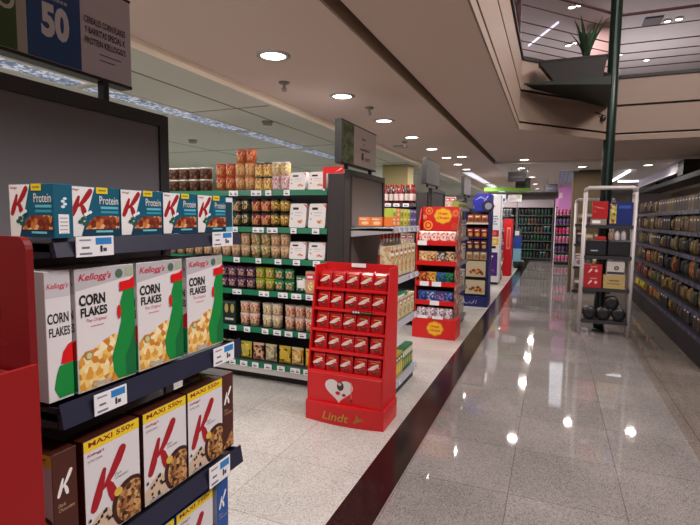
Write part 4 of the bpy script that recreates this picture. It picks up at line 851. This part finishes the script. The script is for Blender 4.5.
# hanging signs and screens at the far end
def hang(name, label, cat, x0, x1, y, z0, z1, m, deco=None, zc=2.62):
    t = thing(name, label, cat, (0, y, 0)); b = MB().box(x0, x1, 0, .05, z0, z1, m, .003)
    b.build('panel', t)
    if deco: d = MB(); deco(d, front(0)); d.build('print', t)
    w_ = MB()
    for x in (x0+.06, x1-.06): MB().tube([(x, .025, z1-.002), (x, .025, zc)], .004, GREY, 6).build('wire', t)
BS = M('#17161a', .5)
hang('hanging_sign', 'upper left black hanging sign at the far end of the aisle', 'sign', -.88, -.55, 10.25, 2.31, 2.50, BS, lambda d, F: d.decal(rect(-.82, 2.39, -.62, 2.405), M('#5a585c'), F))
hang('hanging_sign', 'lower right black hanging sign overlapping the other one', 'sign', -.76, -.47, 10.65, 2.21, 2.415, BS, lambda d, F: d.decal(rect(-.70, 2.30, -.53, 2.315), M('#5a585c'), F).decal(rect(-.70, 2.36, -.58, 2.37), M('#4a484c'), F))
hang('hanging_screen', 'small dark screen hanging over the aisle right of the black signs', 'screen', -.25, .05, 13.2, 2.25, 2.45, BS, lambda d, F: d.decal(rect(-.23, 2.27, .03, 2.43), M('#3c3c46', .3), F).decal(rect(-.2, 2.34, -.02, 2.36), M('#60606c', .3), F, 2))
hang('green_banner', 'long lime green banner hanging across the far aisles', 'banner', -1.95, -.65, 15, 2.39, 2.50, M('#6fb02c', .5))
PB = M('#3a7ab0', .4)
hang('blue_poster', 'blue and white poster hanging below the lime green banner', 'poster', -1.82, -1.40, 15.9, 2.12, 2.34, M('#c8d4dc', .4), lambda d, F: d.decal(rect(-1.81, 2.18, -1.72, 2.33), PB, F).decal(rect(-1.62, 2.13, -1.54, 2.33), PB, F).decal(rect(-1.54, 2.13, -1.42, 2.22), M('#1c4a78'), F))
hang('pale_poster', 'pale grey poster hanging right of the blue poster', 'poster', -1.36, -.95, 16.1, 2.12, 2.34, M('#b0aab0', .4), lambda d, F: d.decal(rect(-1.08, 2.22, -.98, 2.33), M('#7a9a58'), F).decal(rect(-1.3, 2.2, -1.1, 2.22), M('#807a84'), F))
hang('pink_banner', 'tall pink banner hanging left of the brown pillar', 'banner', .10, .47, 15.5, 1.88, 2.55, M('#dc8cd0', .5), lambda d, F: d.decal(rect(.12, 2.2, .2, 2.36), M('#f0d0ec'), F))
# recessed louvre ceiling panel
t = thing('ceiling_louvre_panel', 'square white latticed ceiling light panel over the far aisle', 'ceiling light', (.26, 13.4, 2.62))
MB().box(-.19, .19, -1.9, 1.9, -.004, -.001, M('#eef0ff', .5, 0, .45)).build('diffuser', t)
g = MB()
for k in range(5): g.box(-.19+.0925*k, -.18+.0925*k, -1.9, 1.9, -.03, -.004, M('#a8a8b4'))
for k in range(13): g.box(-.19, .19, -1.9+.31*k, -1.885+.31*k, -.03, -.004, M('#a8a8b4'))
g.build('lattice', t); area((.26, 13.4, 2.58), .36, 6, (.92, .95, 1), 'RECTANGLE', 3.6)
# fluorescent tubes far right
for i, (x0, y0, x1, y1, lab) in enumerate(((1.40, 11.6, 1.36, 14.4, 'bright fluorescent tube running away from the camera right of the column'), (1.50, 14.6, 1.97, 14.65, 'bright fluorescent tube running across, right of the column'), (2.62, 11.5, 2.95, 11.6, 'bright fluorescent tube at the right edge above the shelving'))):
    t = thing('tube_light', lab, 'tube light', (0, 0, 2.62)); MB().tube([(x0, y0, -.035), (x1, y1, -.03)], .019, M('#f4f6ff', .5, 0, 4), 10).build('tube', t)
    dx, dy = x1-x0, y1-y0; l = math.hypot(dx, dy); nx_, ny_ = -dy/l*.045, dx/l*.045
    MB().add([(x0-nx_, y0-ny_, -.008), (x1-nx_, y1-ny_, -.008), (x1+nx_, y1+ny_, -.008), (x0+nx_, y0+ny_, -.008), (x0-nx_, y0-ny_, 0), (x1-nx_, y1-ny_, 0), (x1+nx_, y1+ny_, 0), (x0+nx_, y0+ny_, 0)], [(3,2,1,0),(4,5,6,7),(0,1,5,4),(1,2,6,5),(2,3,7,6),(3,0,4,7)], WHITE).build('housing', t)
# dark bulkheads above the right-hand shelving
struct('trim_7', MB().box(2.0, 2.3, 10.4, 15, 2.445, 2.619, M('#b4adbc', .6)).box(1.985, 2.0, 10.4, 15, 2.425, 2.455, M('#f0ecf4', .5)).box(2.0, 2.27, 9.98, 10.38, 2.36, 2.619, M('#17151a', .6)))
struct('trim_8', MB().box(2.02, 2.45, 8.9, 14.5, 2.27, 2.355, M('#131116', .6)).box(2.1, 2.25, 10.05, 10.3, 2.355, 2.361, BLACK).box(2.1, 2.28, 13, 13.3, 2.355, 2.44, BLACK))

# ------------------------------------------------------------------ right-hand wall shelving (faces -X)
RX = -PI/2
RT = [1.70, 1.437, 1.162, .866, .565, .31]
VL = M('#34334a', .45)
def wallbay(i, y1):
    t = thing('wall_shelving', 'dark wall shelving bay with violet shelf edges on the right, %s from the far end' % ('first', 'second', 'third', 'fourth')[i], 'shelving', (1.5, y1, 0), RX, 'right wall shelving bays'); W = 1.33
    MB().box(0, W-.004, .45, .48, .0, 1.76, M('#242226', .5)).build('back_panel', t)
    for x in (0, W-.034): MB().box(x, x+.03, .40, .449, 0, 1.76, BLACK).build('upright', t)
    for k, z in enumerate(RT):
        so = MB().box(.002, W-.006, .014, .398, z-.03, z-.006, M('#2c2a34', .5)).build('shelf', t)
        MB().prism([(-.002, z-.05), (.012, z-.05), (.012, z), (.005, z)], .0, W-.004, VL, axis='x').build('price_rail', so)
        for j in range(5): MB().box(.12+.25*j, .19+.25*j, -.006, -.0035, z-.046, z-.008, M('#5e5c74', .5)).build('price_tag', so)
    MB().box(.002, W-.006, .006, .44, 0, .25, BLACK).build('plinth', t)
for i in range(4): wallbay(i, 11.25-1.33*i)
pal = [('golden', ['#6e5420', '#94763a', '#523a14'], '#84662c'), ('tan', ['#6e5c40', '#8a7654', '#4e4028'], '#7c6848'), ('orange', ['#9a501c', '#b87030', '#6a3010'], '#a06024'), ('brown', ['#3e2a1c', '#5a4028', '#28201a'], '#4c3624'), ('yellow', ['#c0a01c', '#d8c048', '#84661a'], '#c0a834'), ('olive', ['#3c3c24', '#565436', '#282a1a'], '#4a4a2c'), ('dark', ['#1c191b', '#2e2a2c', '#121012'], '#221f22'), ('pale', ['#a8a098', '#8a8078', '#c8c0b8'], '#b0a8a0'), ('red', ['#6a1c20', '#8a3430', '#401014'], '#742024')]
rk = {(n_, q_): Kind(pouch, 'pasta_bag', 'bag', (.13, .145, .12)[q_], (.19, .165, .215)[q_], (.07, .09, .06)[q_], PRINT(c, 30), PRINT(c[:2]+c[1:2]+c[2:], 45, key='b'), M(s_)) for n_, c, s_ in pal for q_ in (0, 1, 2)}
tl = {n_: Kind(carton, 'grocery_carton', 'carton', .145, .12, .19, M(c[0]), M(c[1]), M(c[2])) for n_, c, s_ in pal}
rr = random.Random(21)
seq = {0: ('brown', 'brown', 'tan', 'brown', 'golden'), 1: ('tan', 'golden', 'golden', 'brown', 'dark'), 2: ('golden', 'golden', 'brown', 'olive', 'pale', 'dark', 'tan'), 3: ('orange', 'golden', 'tan', 'dark', 'orange', 'brown'), 4: ('olive', 'golden', 'brown', 'dark', 'red', 'golden'), 5: ('golden', 'orange', 'brown', 'dark')}
for k, z in enumerate(RT):
    j = 0
    while j < 33:
        c_ = rr.choice(seq[k]); run = rr.choice((1, 2, 2, 3)); ctn = (k == 0 and j > 9) or rr.random() < .2
        if k == 5 and j < 8: c_ = 'yellow'; ctn = False
        for q in range(j, min(33, j+run)):
            hgt = 'top second third fourth fifth bottom'.split()[k]
            (tl[c_] if ctn else rk[(c_, 1 if k == 5 else rr.choice((0, 1, 2)))]).put(((1.57 if ctn else rr.uniform(1.59, 1.63)), 11.16-.158*q, z+.001), RX+(0 if ctn else rr.uniform(-.12, .12)), '%s %s on the %s shelf of the right-hand wall shelving, %s' % (c_, 'carton' if ctn else 'bag', hgt, nth(q)), 'goods on the right wall shelving')
        j += run
kpb = Kind(carton, 'grocery_carton', 'carton', .2, .12, .22, M('#d8c0c8'), M('#c8502a'), M('#3a2a5a'))
# ------------------------------------------------------------------ grey rack round the middle, with the green column behind
GPM = M('#c4bcbc', .4, .1)
def rack(name, label, x0, x1, y, D, H, shelves, pm, r=.02):
    t = thing(name, label, 'rack', (x0, y, 0)); W = x1-x0
    for yy in (0, D):
        for x in (0, W): MB().tube([(x, yy, 0), (x, yy, H-.06)], r, pm, 10).build('post', t)
        MB().tube([(0, yy, H-.062), (.004, yy, H-.012), (.03, yy, H), (W-.03, yy, H), (W-.004, yy, H-.012), (W, yy, H-.062)], r, pm, 10).build('top_rail', t)
    for x in (0, W): MB().tube([(x, r, H-.08), (x, D-r, H-.08)], r*.6, pm, 8).build('side_rail', t)
    for z in shelves:
        MB().box(-.01, W+.01, -.018, D+.0, z-.045, z, M('#2a272a', .5)).build('shelf', t)
    return t
rack('goods_rack', 'grey tubular rack standing in the aisle in front of the green column', .39, .985, 7.38, .185, 2.0, [.205, .645, 1.085, 1.50], GPM, .023)
RY = 7.385
def put(mb, name, label, cat, loc, rz=0, group=None): return tag(mb.build(name, None, loc, rz), label, cat, group)
RD = MB().box(-.095, .095, 0, .05, 0, .235, M('#a81218', .35), .003).decal(stroke([(-.08, .17, .002), (-.02, .15, .006), (.05, .14, .003)]), M('#d88a84'), front()).decal(ell(-.06, .10, .012, .014, 10), M('#c8504a'), front())
put(RD, 'red_bag_pack', 'plain red pack on the top shelf of the grey rack', 'pack', (.57, RY, 1.5815))
BL = MB().box(-.14, .14, 0, .05, 0, .30, M('#12246a', .35), .003)
BL.decal(rect(-.13, .02, -.055, .28), PRINT(['#c89a4a', '#8aa03a', '#d8b878', '#7a4a28', '#9ab04a'], 26), front()).decal(rect(-.03, .22, .11, .26), M('#2a4aa0'), front())
put(BL, 'blue_game_box', 'dark blue box with yellow-green print on the top shelf of the grey rack', 'box', (.82, RY, 1.5015))
put(MB().box(-.095, .095, 0, .14, 0, .08, M('#8a8078', .5), .002).decal(rect(-.08, .02, .02, .06), PAPER, front()), 'grey_box', 'low grey box under the red pack on the grey rack', 'box', (.56, RY, 1.5008))
for i, (x, c) in enumerate(((.79, '#b8b2b4'), (.865, '#a8a2a6'), (.72, '#8a6a5a'))):
    put(MB().lathe([(.03, 0), (.035, .01), (.034, .09), (.02, .115), (.02, .13)], M(c, .4), 12), 'white_bottle', '%s small bottle standing in front of the black bins on the grey rack' % ('whitish', 'grey', 'brown')[i], 'bottle', (x, RY+.035, 1.297+.001))
for i, (x0, x1) in enumerate(((.42, .675), (.685, .955))):
    b = MB().box(x0, x1, 0, .16, 0, .21, M('#131318', .35), .012, 2); 
    for k in range(9): b.decal(rect(x0+.02+(x1-x0-.04)*k/9, .03, x0+.02+(x1-x0-.04)*(k+.45)/9, .17), M('#1e1e26', .4), front())
    if i == 0: b.decal(rect(x0+.06, .06, x0+.15, .075), M('#9aa4c0'), front(), 2)  # pale bar is a glint painted on the left bin
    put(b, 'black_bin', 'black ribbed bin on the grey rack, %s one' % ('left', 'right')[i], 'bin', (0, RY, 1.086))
put(MB().box(-.06, .06, 0, .10, 0, .05, M('#b01a20', .4), .003), 'red_box', 'small red box lying on the left black bin', 'box', (.60, RY+.02, 1.2965))
def redcarton(name):
    o = MB().box(-.11, .11, 0, .16, 0, .158, M('#a01620', .45), .002).build(name); F = front()
    MB().decal(stroke([(-.05, .05, .006), (-.02, .09, .012)]), M('#e0c4c4'), F).decal(ell(.04, .075, .018, .02, 12), M('#d8b0b0'), F).decal(rect(-.03, .12, .05, .135), M('#c87a7a'), F).build('printed_front', o); return o
krc = Kind(redcarton, 'red_carton', 'carton')
krc.put((.525, RY, .646), 0, 'red printed carton, lower of two on the left of the grey rack', 'red cartons'); krc.put((.525, RY, .805), 0, 'red printed carton, upper of two on the left of the grey rack', 'red cartons')
put(MB().box(-.13, .13, 0, .16, 0, .185, M('#a8905c', .5), .002).decal(rect(-.06, .10, .06, .12), M('#6a5a3a'), front()).decal(rect(-.08, .06, .07, .075), M('#7a683f'), front()), 'tan_carton', 'yellowish tan carton beside the red cartons on the grey rack', 'carton', (.785, RY, .646))
put(MB().box(-.105, .105, 0, .16, 0, .185, M('#b8b0ac', .5), .002).decal(ell(.01, .095, .03, .03, 20), M('#2a262a'), front()).decal(ell(.01, .095, .018, .018, 16), M('#8a8284'), front(), 2).decal(rect(-.10, .01, .10, .045), M('#3a3438'), front()), 'white_carton', 'pale carton with dark ring mark on top of the tan carton', 'carton', (.795, RY, .832))
def roll(name, r=.088, w=.15):
    o = MB().lathe([(r*.35, 0), (r*.9, 0), (r, .012), (r, w-.012), (r*.9, w), (r*.35, w)], M('#0c0c11', .4), 20)
    o.v = [(x, z, y+r) for x, y, z in o.v]; b = o.build(name)
    q = MB().lathe([(r*.2, -.002), (r*.5, -.002)], M('#1e1e26', .4), 16, caps=False); q.v = [(x, z, y+r) for x, y, z in q.v]; q.build('hub', b); return b
kro = Kind(roll, 'black_roll', 'roll')
for i, (x, z) in enumerate(((.508, .2055), (.686, .2055), (.864, .2055), (.775, .363))): kro.put((x, RY, z), 0, 'thick black roll on the bottom of the grey rack, %s' % ('leftmost', 'middle of the lower three', 'right one', 'resting on top of the others')[i], 'black rolls')
# column
t = thing('column', 'tall dark green round column rising past the balcony', 'column', (.648, 7.65, 0))
GC = M('#0a1e17', .35)
MB().lathe([(.072, .02), (.072, 5.59)], GC, 24).build('shaft', t); MB().lathe([(.085, 0), (.085, .02), (.074, .05)], GC, 24).build('base', t); MB().box(-.012, .012, -.078, -.068, .1, 5.5, M('#12302a', .3)).build('ridge', t)
# white rack further back
t = rack('goods_rack', 'white rack further back, left of and behind the grey one', .36, .95, 9.5, .40, 1.93, [.33, .75, 1.15, 1.5], M('#c8c4c8', .4), .018)
rr = random.Random(5)
wk = [Kind(carton, 'small_box', 'box', .13, .10, h, M(a), M(b_), M(c)) for a, b_, c, h in (('#7a5a48', '#c8b0a0', '#3a2a24', .2), ('#d8ccd0', '#a84a58', '#8a7a80', .22), ('#2a2428', '#8a2a30', '#5a5a60', .24), ('#a8906a', '#d8c8a8', '#6a4a30', .18))]
for k, z in enumerate((.33, .75, 1.15, 1.5)):
    for i in range(4): wk[(i+k) % 4].put((.44+.143*i, 9.52, z+.001), 0, '%s box on the %s shelf of the white rack, %s' % (('brown', 'white', 'black', 'tan')[(i+k) % 4], ('bottom', 'second', 'third', 'top')[k], nth(i)), 'boxes on the white rack')

# ------------------------------------------------------------------ balcony railing, planter
RLM = M('#4a2e2c', .4)
t = thing('balcony_railing', 'dark horizontal-bar railing along the edge of the upper floor', 'railing', (0, 0, 0))
Q = offs(.06)
for z, r in ((3.64, .007), (3.735, .007), (3.835, .007), (3.96, .008), (4.16, .008), (4.345, .02)):
    MB().tube([(x, y, z) for x, y in (Q[0], Q[1], Q[2], Q[3])], r, RLM, 8).build('rail', t)
for x, y, w_ in ((Q[1][0], Q[1][1], .03), (Q[2][0]-.10, Q[2][1]-.11, .03), (2.4, Q[3][1], .025), (Q[0][0], 3.2, .025)): MB().box(x-w_, x+w_, y-.018, y+.018, 3.53, 4.36, RLM, .004).build('post', t)
t = thing('planter', 'long dark trough planter with spiky plant on the green bracket shelf', 'planter', (.13, 6.45, 3.172))
tp = [(-.375, .235), (.345, .235), (.31, .0), (-.20, .0)]
MB().prism([tp[0], tp[3], tp[2], tp[1]], -.11, .11, M('#140a0b', .6)).box(-.385, .352, -.115, .115, .232, .25, M('#1a0e0f', .6)).build('trough', t)
MB().box(-.34, .30, -.10, .10, .249, .254, M('#1a120e', .9)).build('soil', t)
rr = random.Random(4)
for k in range(34):
    a = rr.uniform(0, 2*PI); tilt = rr.uniform(.05, .55); L = rr.uniform(.28, .50)
    m = M(('#1c3420', '#26442a', '#16281a', '#304c30')[k % 4], .5); pts = []
    for j in range(6):
        s_ = j/5; rad = tilt*L*(s_**1.5); pts.append((.13+math.cos(a)*(.02+rad), math.sin(a)*(.02+rad*.8), .25+L*s_*(1-.25*tilt*s_)))
    wv = []; px, py = -math.sin(a), math.cos(a)
    for j, p in enumerate(pts):
        w_ = .028*(1-(j/5)**2.2)+.001; wv += [(p[0]-px*w_, p[1]-py*w_, p[2]), (p[0], p[1], p[2]-.006), (p[0]+px*w_, p[1]+py*w_, p[2])]
    MB().add(wv, [(3*j+c_, 3*j+c_+1, 3*j+c_+4, 3*j+c_+3) for j in range(5) for c_ in (0, 1)], m, True).build('leaf', t)
t = thing('bracket_shelf', 'dark green bracket shelf fixed to the column below the planter', 'shelf', (0, 0, 0))
MB().add([(-.40, 6.30, 3.17), (.52, 6.30, 3.17), (.60, 7.56, 3.17), (-.30, 6.55, 3.17), (-.40, 6.30, 3.155), (.52, 6.30, 3.075), (.60, 7.56, 3.075), (-.30, 6.55, 3.15)], [(0, 1, 2, 3), (7, 6, 5, 4), (0, 4, 5, 1), (1, 5, 6, 2), (2, 6, 7, 3), (3, 7, 4, 0)], M('#07150e', .5)).build('plate', t)
MB().tube([(.58, 7.50, 2.95), (.2, 7.3, 3.1), (-.2, 7.25, 3.2)], .008, M('#2a2320', .5), 6).build('cable', t)
MB().lathe([(.02, -.04), (.035, -.02), (.035, .02), (.02, .04)], M('#2a2826', .4), 12, cx=.55, cy=7.50).build('clamp', t)
for v in t.children:
    if v.name.startswith('clamp'): v.location.z = 2.93
UL = [(.13, 10.5), (.26, 10.45), (.24, 12.6), (.12, 12.7), (1.93, 11.9), (2.12, 11.85), (1.29, 13.8), (1.96, 14.5)]
UN = ('left of a pair above the planter', 'right of a pair above the planter', 'brighter one behind the spiky plant', 'dim one behind the spiky plant', 'left of a pair right of the column', 'right of a pair right of the column', 'just right of the column between railing bars', 'lowest one right of the column')
sp = None
for (x, y), n_ in zip(UL, UN):
    if sp is None:
        sp = thing('upper_spotlight', 'small ceiling spotlight on the upper floor, ' + n_, 'spotlight', (x, y, 5.6), 0, 'upper floor spotlights')
        MB().lathe([(.05, -.03), (.075, -.03), (.075, 0)], RING, 18, caps=False).build('trim_ring', sp); MB().lathe([(.002, -.03), (.06, -.03), (.06, -.02), (.002, -.02)], M('#fff4e8', .5, 0, 9), 18).build('lens', sp)
    else: dup(sp, (x, y, 5.6), 0, 'small ceiling spotlight on the upper floor, ' + n_, 'upper floor spotlights')
tag(MB().box(1.50, 1.82, 11.6, 12.0, 5.57, 5.6, M('#5c5760', .6)).build('air_vent'), 'grey rectangular ceiling vent on the upper floor right of the column', 'vent')
t = thing('upper_strip_light', 'thin diagonal strip light on the upper floor ceiling left of the plant', 'strip light', (0, 0, 5.6)); MB().tube([(-.72, 12.4, -.02), (-.10, 11.2, -.02)], .018, M('#f0ecff', .5, 0, 1.2), 8).build('tube', t)
t = thing('lit_shop_unit', 'small warm-lit shop unit glimpsed through the railing on the upper floor', 'shop unit', (-1.05, 13.2, 3.1))
MB().box(-.45, .95, 0, .6, 0, 1.66, M('#a88468', .6)).build('body', t); MB().box(-.2, .55, -.01, -.001, 1.32, 1.55, M('#d8c8c4', .5, 0, .35)).build('lit_sign', t)
struct('trim_9', MB().box(.45, .95, 11.6, 12.0, 3.1, 5.6, M('#a8837a', .6)))
# small ceiling fittings
kd_ = Kind(lambda n: MB().lathe([(.010, -.075), (.02, -.07), (.022, -.05), (.012, -.045), (.012, -.02), (.04, -.012), (.045, 0)], M('#8a8480', .4), 14).build(n), 'sprinkler', 'sprinkler')
kd_.put((-2.03, 3.49, 2.62), 0, 'small ceiling sprinkler between the two nearest round downlights'); kd_.put((-1.70, 4.55, 2.62), 0, 'small ceiling sprinkler between the second and third downlights', None); kd_.put((-1.97, 6.7, 2.62), 0, 'small ceiling sprinkler near the fourth downlight')
ks_ = Kind(lambda n: MB().lathe([(.03, -.045), (.05, -.04), (.055, -.015), (.06, -.014), (.06, 0)], M('#9a9a90', .5), 18).build(n), 'smoke_detector', 'smoke detector')
ks_.put((-2.92, 4.66, 2.585), 0, 'smoke detector on the greenish ceiling above the noodle pots'); ks_.put((-4.6, 5.45, 2.585), 0, 'smoke detector on the greenish ceiling beyond the dark back board')
tag(MB().lathe([(.09, -.012), (.11, -.012), (.12, 0)], M('#a89a92', .5), 20).build('ceiling_speaker', None, (-2.15, 7.1, 2.62)), 'round grey ceiling speaker near the fourth downlight', 'speaker')
